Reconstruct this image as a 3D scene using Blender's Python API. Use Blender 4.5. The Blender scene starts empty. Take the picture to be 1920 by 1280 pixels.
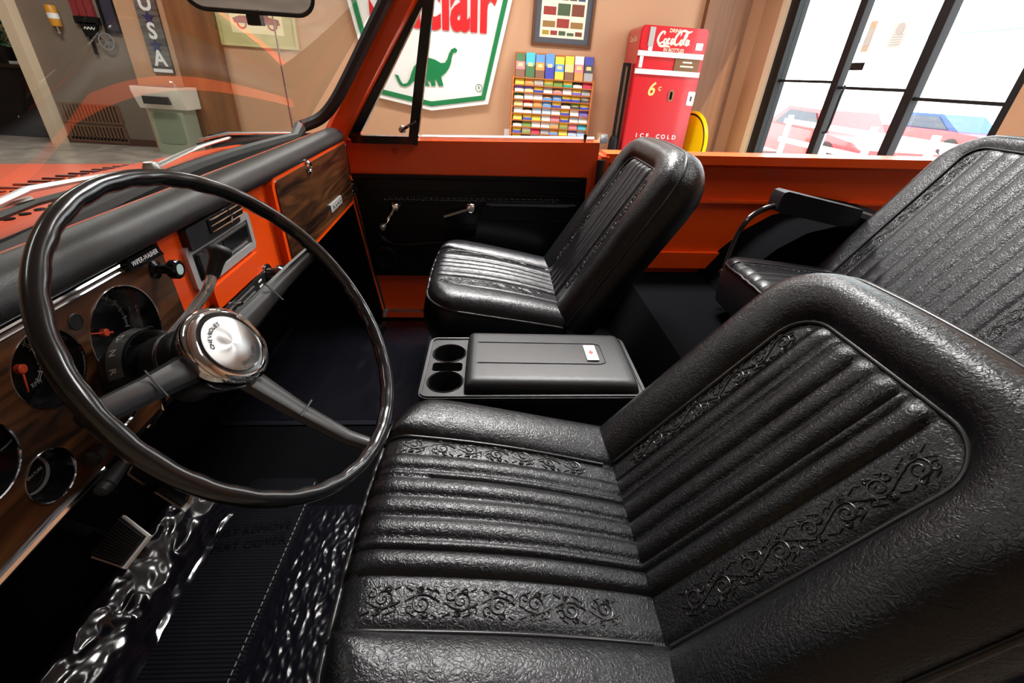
import bpy, bmesh, math, random
from mathutils import Vector as V, Matrix, Quaternion
R = math.radians; PI = math.pi
sc = bpy.context.scene
col = sc.collection
rnd = random.Random(7)

# ------------------------------------------------------------------ camera
F = 850.0                                     # focal length in pixels of the 1920 px wide frame
def nz(v): return V(v).normalized()
_Y = nz((-35, 503, 850)); _s = -.003
_X = nz((1, _s, (35 - 503*_s)/850)); _Z = -_X.cross(_Y)
if _Z.y < 0: _Z = -_Z
TILT = Matrix.Rotation(R(-2.1), 4, 'Y')       # the truck stands nose down by two degrees
def car_dir(r, u, f): c = V((r, u, f)); return V((_X.dot(c), _Y.dot(c), _Z.dot(c)))
cr, cu, cf = car_dir(1, 0, 0), car_dir(0, 1, 0), car_dir(0, 0, 1)
cam = bpy.data.cameras.new('camera'); camo = bpy.data.objects.new('camera', cam); col.objects.link(camo)
cm = Matrix((cr, cu, -cf)).transposed().to_4x4()
camo.matrix_world = TILT @ cm
cam.sensor_width = 36; cam.lens = F/1920*36; cam.clip_start = .02; cam.clip_end = 200
sc.camera = camo
def P(u, v, x=None, y=None, z=None):          # a point of the truck frame seen at a pixel of the photo
    d = car_dir((u-960)/F, -(v-640)/F, 1)
    t = x/d.x if x is not None else y/d.y if y is not None else z/d.z
    return d*t
def RP(u, v, x=None, y=None, z=None):         # the same for the room frame
    d = (TILT.to_3x3() @ car_dir((u-960)/F, -(v-640)/F, 1))
    t = x/d.x if x is not None else y/d.y if y is not None else z/d.z
    return d*t
# ------------------------------------------------------------------ light
sc.view_settings.view_transform = 'Standard'; sc.view_settings.look = 'None'
sc.view_settings.exposure = 0.0; sc.view_settings.gamma = 1
sc.view_settings.use_curve_mapping = False
try: sc.cycles.use_denoising = True
except Exception: pass
w = bpy.data.worlds.new('sky'); sc.world = w; w.use_nodes = True
w.node_tree.nodes['Background'].inputs[0].default_value = (.93, .97, 1, 1)
w.node_tree.nodes['Background'].inputs[1].default_value = 7.0
GZ = -1.25                                    # showroom floor (camera at the origin)
CZ = 2.1
def area(x, y, sx, sy, e, c=(1, .975, .94), z=CZ-.03, rot=(0, 0, 0), spread=180):
    l = bpy.data.lights.new('unseen_overhead_light', 'AREA'); l.shape = 'RECTANGLE'; l.size = sx; l.size_y = sy; l.energy = e*LE; l.color = c; l.spread = R(spread)
    o = bpy.data.objects.new('unseen_overhead_light', l); o.location = (x, y, z); o.rotation_euler = rot; col.objects.link(o)
LE = .72
area(.4, 2.35, 1.2, .5, 205, spread=105)  # added above the truck, spread narrowed to put highlights on the leather
area(-2.4, .6, .3, 1.3, 26)
area(2.0, .9, .3, 1.2, 50)
area(-3.6, 3.2, 1.3, .4, 42)
area(-.4, 5.2, 1.6, .4, 150)
area(2.2, 4.9, 1.3, .4, 72)
area(-4.4, 5.4, 1.3, .4, 120)
area(-7.4, 8.9, .8, .3, 30)  # fill light added in the passage to brighten the plant and counter
l = bpy.data.lights.new('sun', 'SUN'); l.energy = 6.0; l.angle = R(1); o = bpy.data.objects.new('sun', l); o.rotation_euler = (R(38), R(18), 0); col.objects.link(o)

# ------------------------------------------------------------------ materials
MATS = {}
def srgb(r, g, b): 
    f = lambda c: (c/255/12.92) if c/255 <= .04045 else ((c/255+.055)/1.055)**2.4
    return (f(r), f(g), f(b))
def mat(name, c, rough=.5, metal=0., spec=.5, coat=0., emit=None, bump=None, aniso=0):
    if name in MATS: return MATS[name]
    m = bpy.data.materials.new(name); m.use_nodes = True; nt = m.node_tree; b = nt.nodes['Principled BSDF']
    b.inputs['Base Color'].default_value = (*c, 1); b.inputs['Roughness'].default_value = rough
    b.inputs['Metallic'].default_value = metal; b.inputs['Specular IOR Level'].default_value = spec
    b.inputs['Coat Weight'].default_value = coat; b.inputs['Coat Roughness'].default_value = .08
    if emit: b.inputs['Emission Color'].default_value = (*c, 1); b.inputs['Emission Strength'].default_value = emit
    if aniso:
        b.inputs['Anisotropic'].default_value = aniso
        t = nt.nodes.new('ShaderNodeTangent'); t.direction_type = 'RADIAL'; t.axis = 'Z'; nt.links.new(t.outputs[0], b.inputs['Tangent'])
    if bump:
        kind, scale, dist, stretch = bump
        tc = nt.nodes.new('ShaderNodeTexCoord'); mp = nt.nodes.new('ShaderNodeMapping'); mp.inputs['Scale'].default_value = stretch
        nt.links.new(tc.outputs['Object'], mp.inputs[0])
        if kind == 'noise':
            t = nt.nodes.new('ShaderNodeTexNoise'); t.inputs['Scale'].default_value = scale; t.inputs['Detail'].default_value = 4; t.inputs['Distortion'].default_value = .6; h = t.outputs[0]
            nt.links.new(mp.outputs[0], t.inputs['Vector'])
        elif kind == 'leather':
            t0 = nt.nodes.new('ShaderNodeTexNoise'); t0.inputs['Scale'].default_value = scale*.35; t0.inputs['Detail'].default_value = 3
            nt.links.new(mp.outputs[0], t0.inputs['Vector'])
            mx = nt.nodes.new('ShaderNodeVectorMath'); mx.operation = 'MULTIPLY_ADD'
            nt.links.new(t0.outputs['Color'], mx.inputs[0]); mx.inputs[1].default_value = (.035, .035, .035); nt.links.new(mp.outputs[0], mx.inputs[2])
            t = nt.nodes.new('ShaderNodeTexVoronoi'); t.feature = 'DISTANCE_TO_EDGE'; t.inputs['Scale'].default_value = scale
            nt.links.new(mx.outputs[0], t.inputs['Vector'])
            r = nt.nodes.new('ShaderNodeMapRange'); r.inputs[1].default_value = 0; r.inputs[2].default_value = .22; nt.links.new(t.outputs[0], r.inputs[0])
            t2 = nt.nodes.new('ShaderNodeTexNoise'); t2.inputs['Scale'].default_value = scale*1.3; t2.inputs['Detail'].default_value = 5; t2.inputs['Distortion'].default_value = 1.5
            nt.links.new(mp.outputs[0], t2.inputs['Vector'])
            a = nt.nodes.new('ShaderNodeMath'); a.operation = 'MULTIPLY_ADD'; nt.links.new(r.outputs[0], a.inputs[0]); a.inputs[1].default_value = .35; nt.links.new(t2.outputs[0], a.inputs[2])
            h = a.outputs[0]
        elif kind == 'ribs':
            t = nt.nodes.new('ShaderNodeTexWave'); t.inputs['Scale'].default_value = scale; t.bands_direction = 'Y'; h = t.outputs[1]
            nt.links.new(mp.outputs[0], t.inputs['Vector'])
        bp = nt.nodes.new('ShaderNodeBump'); bp.inputs['Distance'].default_value = dist; bp.inputs['Strength'].default_value = 1
        nt.links.new(h, bp.inputs['Height']); nt.links.new(bp.outputs[0], b.inputs['Normal'])
    MATS[name] = m; return m
def tone(m, kind, scale, stretch, c1, c2, dist=0., p1=.3, p2=.7):     # a two tone procedural colour of the thing itself
    nt = m.node_tree; b = nt.nodes['Principled BSDF']
    tc = nt.nodes.new('ShaderNodeTexCoord'); mp = nt.nodes.new('ShaderNodeMapping'); mp.inputs['Scale'].default_value = stretch
    nt.links.new(tc.outputs['Object'], mp.inputs[0])
    if kind == 'wave':
        t = nt.nodes.new('ShaderNodeTexWave'); t.wave_type = 'RINGS'; t.rings_direction = 'Y'; t.inputs['Distortion'].default_value = dist; t.inputs['Detail'].default_value = 4; t.inputs['Detail Scale'].default_value = 1.2
    else:
        t = nt.nodes.new('ShaderNodeTexNoise'); t.inputs['Detail'].default_value = 6; t.inputs['Distortion'].default_value = dist
    t.inputs['Scale'].default_value = scale; nt.links.new(mp.outputs[0], t.inputs['Vector'])
    r = nt.nodes.new('ShaderNodeValToRGB'); e = r.color_ramp.elements
    e[0].position = p1; e[0].color = (*c1, 1); e[1].position = p2; e[1].color = (*c2, 1)
    nt.links.new(t.outputs['Fac'] if 'Fac' in t.outputs else t.outputs[0], r.inputs[0]); nt.links.new(r.outputs[0], b.inputs['Base Color'])
    return m
def glass(name, tint, refl=1.0, rough=.0):
    m = bpy.data.materials.new(name); m.use_nodes = True; nt = m.node_tree; nt.nodes.clear()
    o = nt.nodes.new('ShaderNodeOutputMaterial'); mx = nt.nodes.new('ShaderNodeMixShader'); f0 = nt.nodes.new('ShaderNodeLayerWeight'); f0.inputs[0].default_value = .5; fp = nt.nodes.new('ShaderNodeMath'); fp.operation = 'POWER'; fp.inputs[1].default_value = 5; nt.links.new(f0.outputs['Facing'], fp.inputs[0]); f = nt.nodes.new('ShaderNodeMath'); f.operation = 'MULTIPLY_ADD'; f.inputs[1].default_value = .9; f.inputs[2].default_value = .045; nt.links.new(fp.outputs[0], f.inputs[0])
    t = nt.nodes.new('ShaderNodeBsdfTransparent'); t.inputs[0].default_value = (*tint, 1); g = nt.nodes.new('ShaderNodeBsdfGlossy'); g.inputs['Roughness'].default_value = rough
    mu = nt.nodes.new('ShaderNodeMath'); mu.operation = 'MULTIPLY'; mu.inputs[1].default_value = refl; nt.links.new(f.outputs[0], mu.inputs[0])
    nt.links.new(mu.outputs[0], mx.inputs[0]); nt.links.new(t.outputs[0], mx.inputs[1]); nt.links.new(g.outputs[0], mx.inputs[2]); nt.links.new(mx.outputs[0], o.inputs[0])
    return m
LEATHER = mat('black_leather', (.0045, .005, .006), .30, spec=.45, bump=('leather', 150, .0005, (1, 1, 1)))
LEATHERS = mat('black_leather_creased', (.011, .011, .012), .36, spec=.5, bump=('leather', 110, .0012, (.75, 1.3, 1)))
for m_ in (LEATHER, LEATHERS): m_.node_tree.nodes['Principled BSDF'].inputs['Specular Tint'].default_value = (.96, .97, 1, 1)
WELT = mat('black_welt', (.010, .010, .011), .3)
EMB = mat('black_embossed_leather', (.009, .009, .010), .33, bump=('noise', 400, .0002, (1, 1, 1)))
VINYL = mat('black_grained_vinyl', (.012, .012, .013), .42, spec=.42, bump=('noise', 700, .0003, (1, 1, 1)))
PLASTIC = mat('black_plastic', (.010, .010, .011), .35)
PLASTICG = mat('black_gloss_plastic', (.007, .007, .008), .14)
RUBBER = mat('black_rubber', (.012, .012, .013), .55)
TRIM = mat('black_satin_trim', (.0025, .0025, .003), .28, spec=.28)
CARPET = mat('black_carpet', (.0022, .0022, .0028), .95, spec=.03, bump=('noise', 500, .002, (1, 1, 1)))
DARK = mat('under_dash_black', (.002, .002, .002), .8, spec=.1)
RIB = mat('ribbed_black_mat', (.002, .002, .0035), .5, spec=.12, bump=('ribs', 45, .0012, (1, 1, 1)))
ORANGE = mat('orange_paint', srgb(228, 74, 6), .3, coat=.3)
CHROME = mat('chrome', (.82, .82, .83), .07, 1)
STEEL = mat('satin_steel', (.62, .62, .62), .35, 1)
SPUN = mat('spun_aluminium', (.60, .60, .60), .38, 1, aniso=.9)
GREYM = mat('grey_metal_bezel', (.5, .5, .5), .35, .5)
DKGREY = mat('dark_grey_plastic', (.03, .028, .028), .35)
WOOD = tone(mat('walnut_woodgrain', (.1, .04, .02), .32, coat=.25, bump=('noise', 90, .0003, (1, .1, 1))), 'noise', 26, (1, .11, 1), (.008, .003, .0012), (.12, .042, .012), 2.2, .36, .70)
WHITE = mat('white_print', (.8, .8, .8), .5)
RIMW = mat('bright_pedal_rim', (.7, .68, .65), .35)
BAND = mat('bright_band', (.85, .84, .84), .35, .4)
BRIGHT = mat('bright_lever_chrome', (.92, .92, .92), .18, .75)
REDN = mat('red_needle', (.75, .07, .02), .5)
BLACKF = mat('gauge_face_black', (.004, .004, .004), .5)
PALE = mat('pale_blue_disc', (.55, .75, .75), .3)

# ------------------------------------------------------------------ mesh builder
class B:
    def __init__(s): s.bm = bmesh.new(); s.mi = 0
    def faces(s, fs):
        for f in fs: f.material_index = s.mi
    def quad(s, pts):
        f = s.bm.faces.new([s.bm.verts.new(V(p)) for p in pts]); f.material_index = s.mi; return f
    def prism(s, pts, vec):
        vec = V(vec); n = len(pts)
        a = [s.bm.verts.new(V(p)) for p in pts]; b = [s.bm.verts.new(V(p)+vec) for p in pts]
        fs = [s.bm.faces.new(a), s.bm.faces.new(b[::-1])]
        for i in range(n): fs.append(s.bm.faces.new((a[i], b[i], b[(i+1) % n], a[(i+1) % n])))
        s.faces(fs); return s
    def box(s, c, d, m=None, taper=None):
        c = V(c); m = m or Matrix.Identity(3)
        x, y, z = [q/2 for q in d]
        vs = [s.bm.verts.new(c + m @ V((i*x, j*y, k*z))) for i in (-1, 1) for j in (-1, 1) for k in (-1, 1)]
        fs = [s.bm.faces.new([vs[i] for i in q]) for q in ((0,1,3,2), (4,6,7,5), (0,4,5,1), (2,3,7,6), (0,2,6,4), (1,5,7,3))]
        s.faces(fs); return s
    def bb(s, a, b):
        a, b = V(a), V(b); return s.box((a+b)/2, [abs(q) for q in (b-a)])
    def tube(s, pts, r, n=8, closed=False, cap=True, flat=None):
        pts = [V(p) for p in pts]; N = len(pts); rings = []; up = None
        for i, p in enumerate(pts):
            if closed: t = pts[(i+1) % N]-pts[i-1]
            else: t = pts[min(i+1, N-1)]-pts[max(i-1, 0)]
            t.normalize()
            if up is None:
                up = V((0, 0, 1)) if abs(t.z) < .9 else V((1, 0, 0))
                if flat is not None: up = V(flat)
            up = (up - t*up.dot(t)).normalized(); sd = t.cross(up)
            rr = r[i] if isinstance(r, (list, tuple)) else r
            ra, rb = rr if isinstance(rr, (list, tuple)) else (rr, rr)
            rings.append([s.bm.verts.new(p + sd*ra*math.cos(2*PI*k/n) + up*rb*math.sin(2*PI*k/n)) for k in range(n)])
        fs = []
        for i in range(N if closed else N-1):
            a, b = rings[i], rings[(i+1) % N]
            for k in range(n): fs.append(s.bm.faces.new((a[k], a[(k+1) % n], b[(k+1) % n], b[k])))
        if cap and not closed: fs += [s.bm.faces.new(rings[0][::-1]), s.bm.faces.new(rings[-1])]
        s.faces(fs); return s
    def lathe(s, prof, o, ax, n=32, cap=True):
        o = V(o); ax = nz(ax); e = (V((0, 0, 1)) if abs(ax.z) < .9 else V((1, 0, 0))); e = (e-ax*e.dot(ax)).normalized(); g = ax.cross(e)
        rings = []
        for r, h in prof:
            if r < 1e-6: rings.append([s.bm.verts.new(o+ax*h)])
            else: rings.append([s.bm.verts.new(o+ax*h+(e*math.cos(2*PI*k/n)+g*math.sin(2*PI*k/n))*r) for k in range(n)])
        fs = []
        for a, b in zip(rings, rings[1:]):
            for k in range(n):
                q = [a[k % len(a)], a[(k+1) % len(a)], b[(k+1) % len(b)], b[k % len(b)]]
                q2 = []
                for v_ in q:
                    if v_ not in q2: q2.append(v_)
                if len(q2) > 2: fs.append(s.bm.faces.new(q2))
        if cap:
            if len(rings[0]) > 1: fs.append(s.bm.faces.new(rings[0][::-1]))
            if len(rings[-1]) > 1: fs.append(s.bm.faces.new(rings[-1]))
        s.faces(fs); return s
    def grid(s, fn, us, vs):
        g = [[s.bm.verts.new(V(fn(u, v))) for v in vs] for u in us]; fs = []
        for i in range(len(us)-1):
            for j in range(len(vs)-1): fs.append(s.bm.faces.new((g[i][j], g[i+1][j], g[i+1][j+1], g[i][j+1])))
        s.faces(fs); return g
    def text(s, body, size, o, ex, ey, depth=.0005, bold=0., sx=1., align='CENTER', shear=0., fn=None):
        cu_ = bpy.data.curves.new('t', 'FONT'); cu_.body = body; cu_.size = 1; cu_.align_x = align; cu_.align_y = 'CENTER'; cu_.offset = bold; cu_.shear = shear; cu_.resolution_u = 3
        ob = bpy.data.objects.new('t', cu_); col.objects.link(ob); dg = bpy.context.evaluated_depsgraph_get()
        me = bpy.data.meshes.new_from_object(ob.evaluated_get(dg)); bpy.data.objects.remove(ob); bpy.data.curves.remove(cu_)
        o, ex, ey = V(o), nz(ex), nz(ey); nn = ex.cross(ey)
        mp = fn or (lambda x, y: o + ex*x + ey*y)
        vs = [s.bm.verts.new(mp(v_.co.x*size*sx, v_.co.y*size) + nn*depth) for v_ in me.vertices]
        for p in me.polygons:
            try: f = s.bm.faces.new([vs[i] for i in p.vertices]); f.material_index = s.mi
            except ValueError: pass
        bpy.data.meshes.remove(me); return s
    def bevel(s, wd, seg=2, ang=35):
        es = [e for e in s.bm.edges if len(e.link_faces) == 2 and e.calc_face_angle(0) > R(ang)]
        bmesh.ops.bevel(s.bm, geom=es, offset=wd, segments=seg, affect='EDGES', profile=.5, clamp_overlap=True); return s
def rr2(w, h, r, n=6):                        # rounded rectangle outline in 2-D
    pts = []
    for cx, cy, a0 in ((w/2-r, h/2-r, 0), (-w/2+r, h/2-r, 90), (-w/2+r, -h/2+r, 180), (w/2-r, -h/2+r, 270)):
        for k in range(n+1): a = R(a0+90*k/n); pts.append((cx+r*math.cos(a), cy+r*math.sin(a)))
    return pts
def plate(b, c, ex, ey, w, h, r, d, n=6):     # rounded plate standing d proud of the plane ex/ey
    c, ex, ey = V(c), nz(ex), nz(ey); nn = ex.cross(ey)
    b.prism([c+ex*x+ey*y for x, y in rr2(w, h, r, n)], nn*d); return b
def ring(b, c, ex, ey, w, h, r, wd, d, n=6):  # rounded rectangular frame
    c, ex, ey = V(c), nz(ex), nz(ey); nn = ex.cross(ey)
    o = rr2(w, h, r, n); i = rr2(w-2*wd, h-2*wd, max(r-wd, .0005), n); N = len(o)
    L = [[b.bm.verts.new(c+ex*x+ey*y+nn*q) for x, y in pts] for pts, q in ((o, 0), (o, d), (i, d), (i, 0))]
    for k in range(4):
        A, Bq = L[k], L[(k+1) % 4]
        for j in range(N):
            f = b.bm.faces.new((A[j], A[(j+1) % N], Bq[(j+1) % N], Bq[j])); f.material_index = b.mi
    return b
# ------------------------------------------------------------------ things
class T:
    def __init__(s, name, label, cat, base, frame=None, group=None):
        s.base = V(base); s.o = bpy.data.objects.new(name, None); col.objects.link(s.o); s.o.empty_display_size = .05
        s.o.matrix_world = (frame or Matrix.Identity(4)) @ Matrix.Translation(s.base)
        s.o['label'] = label; s.o['category'] = cat
        if group: s.o['group'] = group
    def part(s, name, b, m, parent=None, smooth=35, label=None, kind=None):
        o = mesh(name, b, m, s.base, smooth); o.parent = parent or s.o
        if label: o['label'] = label
        if kind: o['kind'] = kind
        return o
def mesh(name, b, m, base=(0, 0, 0), smooth=35):
    me = bpy.data.meshes.new(name); base = V(base)
    bmesh.ops.recalc_face_normals(b.bm, faces=b.bm.faces)
    for v_ in b.bm.verts: v_.co -= base
    b.bm.to_mesh(me); b.bm.free()
    for q in (m if isinstance(m, (list, tuple)) else [m]): me.materials.append(q)
    if smooth: me.shade_smooth(); me.set_sharp_from_angle(angle=R(smooth))
    o = bpy.data.objects.new(name, me); col.objects.link(o); return o
def solo(name, b, m, label, cat, base, frame=None, group=None, smooth=35):
    o = mesh(name, b, m, base, smooth); o.matrix_world = (frame or Matrix.Identity(4)) @ Matrix.Translation(V(base))
    o['label'] = label; o['category'] = cat
    if group: o['group'] = group
    return o
def struct(name, b, m, smooth=35, frame=None):
    o = mesh(name, b, m, (0, 0, 0), smooth); o['kind'] = 'structure'
    if frame: o.matrix_world = frame
    return o
def cut(o, b):                                # cut holes and bake the result
    c = mesh('cutter', b, DARK, (0, 0, 0), 0); c.matrix_world = o.matrix_basis.copy() if o.parent is None else Matrix.Identity(4)
    par, mb = o.parent, o.matrix_basis.copy(); o.parent = None; o.matrix_basis = Matrix.Identity(4); c.matrix_basis = Matrix.Identity(4)
    md = o.modifiers.new('b', 'BOOLEAN'); md.object = c; md.operation = 'DIFFERENCE'; md.solver = 'EXACT'
    dg = bpy.context.evaluated_depsgraph_get(); me = bpy.data.meshes.new_from_object(o.evaluated_get(dg)); o.modifiers.clear()
    old = o.data; o.data = me; me.shade_smooth(); me.set_sharp_from_angle(angle=R(35)); bpy.data.meshes.remove(old)
    bpy.data.objects.remove(c); o.parent = par; o.matrix_basis = mb
def lin(a, b, n): return [a+(b-a)*i/(n-1) for i in range(n)]
def spline(pts, n=8):                         # Catmull-Rom through points
    pts = [V(p) for p in pts]; out = []
    for i in range(len(pts)-1):
        p0, p1, p2, p3 = pts[max(i-1, 0)], pts[i], pts[i+1], pts[min(i+2, len(pts)-1)]
        for k in range(n):
            t = k/n; out.append(.5*((2*p1)+(p2-p0)*t+(2*p0-5*p1+4*p2-p3)*t*t+(3*p1-p0-3*p2+p3)*t**3))
    return out+[pts[-1]]
# ================================================================== THE SHOWROOM
BEIGE = mat('beige_wall_paint', srgb(196, 152, 118), .7)
TAUPE = mat('taupe_wall_paint', srgb(126, 112, 100), .7)
CREAM = mat('cream_wall_paint', srgb(226, 205, 178), .7)
BROWN = tone(mat('brown_wood_panel', (.16, .07, .03), .45), 'noise', 1.2, (6, 6, .35), srgb(108, 68, 38), srgb(138, 90, 52), 1.0)
FLOORM = tone(mat('grey_marble_tile', (.4, .38, .35), .25), 'noise', 1.5, (1, 1, 1), srgb(150, 140, 130), srgb(205, 198, 188), 2.0)
CEIL = mat('grey_ceiling', (.28, .27, .26), .85)
BLKM = mat('black_metal_frame', (.006, .006, .007), .5, spec=.25)
YB, XR, XL, YF = 7.4, 3.6, -8.6, -3.0        # back, right, left and front walls
b = B(); b.bb((XL-.2, YF-.2, GZ-.1), (XR+.2, 10.2, GZ)); struct('floor', b, FLOORM, 0)
b = B(); b.bb((XL-.2, YF-.2, CZ), (XR+.2, 10.2, CZ+.1)); struct('ceiling', b, CEIL, 0)
b = B(); b.bb((-4.9, YB, GZ), (XR+.15, YB+.15, CZ)); struct('wall_back', b, BEIGE, 0)
b = B(); b.bb((-6.2, YB+.05, GZ), (-4.9, YB+.2, CZ)); struct('wall_recess', b, TAUPE, 0)
b = B(); b.bb((-6.30, YB-.1, GZ), (-6.16, YB+.2, CZ)); struct('trim_1', b, CREAM, 0)
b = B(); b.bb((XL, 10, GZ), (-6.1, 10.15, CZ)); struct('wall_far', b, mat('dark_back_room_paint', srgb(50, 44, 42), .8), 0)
b = B(); b.bb((-6.25, YB+.2, GZ), (-6.1, 10, CZ)); struct('wall_passage', b, TAUPE, 0)
b = B(); b.bb((XL-.15, YF, GZ), (XL, 10, CZ)); struct('wall_left', b, BEIGE, 0)
b = B(); b.bb((XL-.15, YF-.15, GZ), (XR+.15, YF, CZ)); struct('wall_front', b, CREAM, 0)
b = B(); b.bb((-6.18, YB+.03, GZ), (-4.4, YB+.05, GZ+.09)); struct('baseboard_back', b, mat('dark_baseboard', srgb(84, 52, 40), .5), 0)
# brown pillars
for n, (x0, x1, d) in enumerate(((-4.22, -3.64, .12), (RP(1311, 90, y=YB-.12).x, RP(1378, 130, y=YB-.12).x, .12))):
    b = B(); b.bb((x0, YB-d, GZ), (x1, YB, CZ)); struct('trim_%d' % (n+2), b, BROWN, 0)
# right wall with the glazed shop front
yw1, yw0 = 6.75, 3.42
b = B(); b.bb((XR, yw1, GZ), (XR+.15, YB+.1, CZ)); b.bb((XR, YF-.1, GZ), (XR+.15, yw0, CZ)); struct('wall_right', b, BEIGE, 0)
b = B(); b.bb((XR-.03, yw1, GZ), (XR+.17, yw1+.14, CZ)); struct('trim_4', b, CREAM, 0)
fx = XR+.06
win = B()
win.bb((fx-.06, yw1-.2, GZ), (fx+.06, yw1, CZ)); win.bb((fx-.06, yw0, GZ), (fx+.06, yw0+.06, CZ))
win.bb((fx-.06, yw0, GZ), (fx+.06, yw1, GZ+.15)); win.bb((fx-.06, yw0, CZ-.1), (fx+.06, yw1, CZ))
win.bevel(.006, 1)
wo = struct('window_1', win, BLKM)
for ym in (5.42, 4.38):
    b = B(); b.bb((fx-.04, ym-.055, GZ+.15), (fx+.03, ym+.055, CZ-.1)); b.bevel(.006, 1); o = mesh('mullion', b, BLKM); o.parent = wo
for ya, yb_, zb_ in ((5.475, yw1-.2, .14), (4.435, 5.365, .09), (yw0+.06, 4.325, .03)):
    b = B(); b.bb((fx-.02, ya, zb_-.013), (fx+.02, yb_, zb_+.013)); b.bevel(.004, 1); o = mesh('glazing_bar', b, BLKM); o.parent = wo
b = B(); b.tube([(fx-.08, 5.18, .11), (fx-.1, 5.16, .0), (fx-.1, 5.16, -.25), (fx-.08, 5.2, -.33), (fx-.05, 5.3, -.34)], .012, 6); o = mesh('door_pull', b, BLKM); o.parent = wo
GL = glass('clear_window_glass', (.97, .99, .98), .8)
for ya, yb_ in ((5.455, yw1-.2), (4.405, 5.305), (yw0+.06, 4.255)):
    b = B(); b.bb((fx-.004, ya, GZ+.15), (fx+.004, yb_, CZ-.1)); o = mesh('window_pane', b, GL, smooth=0); o.parent = wo
PAPER = mat('white_paper', (.78, .78, .76), .8)
GREYP = mat('grey_print', (.6, .58, .56), .8)
def notice(u0, v0, u1, v1, c, label, lines, cat='notice'):
    a, c2 = RP(u0, v0, x=fx-.012), RP(u1, v1, x=fx-.012)
    b = B(); b.bb((fx-.012, min(a.y, c2.y), min(a.z, c2.z)), (fx-.009, max(a.y, c2.y), max(a.z, c2.z)))
    t = T('window_notice' if cat == 'notice' else 'window_sign', label, cat, ((fx-.012), (a.y+c2.y)/2, min(a.z, c2.z)))
    t.part('sheet', b, c, smooth=0)
    if lines:
        y0, y1, z0, z1 = min(a.y, c2.y), max(a.y, c2.y), min(a.z, c2.z), max(a.z, c2.z); b = B()
        if lines == 1:
            b.bb((fx-.014, y0+.12*(y1-y0), z0+.2*(z1-z0)), (fx-.0125, y1-.12*(y1-y0), z1-.25*(z1-z0)))
        else:
            for k in range(5):
                zz = z0+(.12+.1*k)*(z1-z0); b.bb((fx-.014, y0+.15*(y1-y0), zz), (fx-.0125, y1-.15*(y1-y0), zz+.03*(z1-z0)))
            b.lathe([(.05, 0), (.05, .002)], (fx-.0125, (y0+y1)/2, z0+.75*(z1-z0)), (-1, 0, 0), 12)
        t.part('print', b, GREYP, smooth=0)
notice(1648, 38, 1612, 98, mat('tan_paper', srgb(214, 190, 165), .8), 'tall tan notice taped to the middle glass pane', 1)
notice(1708, 40, 1660, 91, PAPER, 'white notice with printed lines taped to the middle glass pane', 2)
notice(1622, 117, 1592, 132, BLKM, 'small black rectangular sign on the glass below the tan notice', 0, 'sign')
# outside: pavement, cars, white fence, house
b = B(); b.bb((XR+.16, -4, -1.6), (40, 45, -1.5)); struct('ground', b, tone(mat('pale_concrete', (.6, .59, .57), .9), 'noise', .8, (1, 1, 1), (.5, .49, .47), (.66, .65, .63)), 0)
REDP = mat('red_car_paint', srgb(205, 30, 34), .3, coat=.6)
TYRE = mat('black_tyre', (.02, .02, .02), .8)
CARGLASS = mat('dark_car_glass', (.03, .04, .06), .1)
def parked_car(x, y0, y1, label, roof):
    L = y1-y0; z0 = -1.5
    t = T('parked_car', label, 'car', (x, (y0+y1)/2, z0))
    yy = lambda q: y0+q*L
    body = [(0, .3), (.0, .62), (.05, .72), (.24, .80), (.72, .84), (.97, .78), (1, .6), (1, .3), (.9, .24), (.1, .24)]
    b = B(); b.prism([(x-.85, yy(p), z0+h) for p, h in body], (1.7, 0, 0)); b.bevel(.07, 3)
    bo = t.part('body', b, REDP)
    b = B(); b.prism([(x-.68, yy(p), z0+h) for p, h in [(.26, .8), (.36, 1.24), (.62, 1.26), (.78, .83)]], (1.36, 0, 0)); b.bevel(.05, 2)
    t.part('roof', b, roof)
    b = B(); b.prism([(x-.705, yy(p), z0+h) for p, h in [(.33, .84), (.39, 1.16), (.60, 1.18), (.70, .86)]], (.03, 0, 0)); t.part('side_window', b, CARGLASS)
    for q in (.2, .8):
        b = B(); b.lathe([(.16, 0), (.30, 0), (.33, .03), (.33, .19), (.3, .22), (.1, .22)], (x-.89, yy(q), z0+.33), (1, 0, 0), 24)
        wh = t.part('wheel', b, TYRE)
        b = B(); b.lathe([(0, -.02), (.08, -.02), (.1, 0), (.17, -.005), (.19, .012), (.19, .03)], (x-.9, yy(q), z0+.33), (1, 0, 0), 24); t.part('hubcap', b, CHROME, wh)
    b = B(); b.tube([(x-.88, y0+.02, z0+.4), (x+.88, y0+.02, z0+.4)], .06, 8); t.part('bumper', b, CHROME)
parked_car(8.2, 9.5, 14.6, 'red parked car outside seen through the left and middle panes', REDP)
parked_car(14.5, 18.0, 13.2, 'red parked car outside seen through the right pane', mat('blue_roof_cloth', srgb(50, 80, 130), .6))
t = T('fence', 'white post and rail fence outside in front of the red car', 'fence', (7.0, 9, -1.5))
for k in range(5):
    yk = 6.2+k*1.35; b = B(); b.bb((6.97, yk-.045, -1.5), (7.05, yk+.045, -.42)); b.bevel(.008, 1); t.part('post', b, WHITE)
for z in (-.55, -.95):
    b = B(); b.bb((6.99, 6.1, z-.05), (7.03, 11.8, z+.05)); t.part('rail', b, WHITE)
b = B(); b.bb((18, 2, -1.5), (24, 26, 2.4)); bo = B()
t = T('building', 'pale building across the street, bleached by daylight', 'building', (18, 14, -1.5)); t.part('wall', b, PAPER, smooth=0)
b = B(); b.prism([(17.6, 1.6, 2.4), (24.4, 1.6, 2.4), (21, 1.6, 3.8)], (0, 24.8, 0)); t.part('roof', b, mat('blue_grey_roof', srgb(130, 140, 150), .8), smooth=0)
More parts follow.
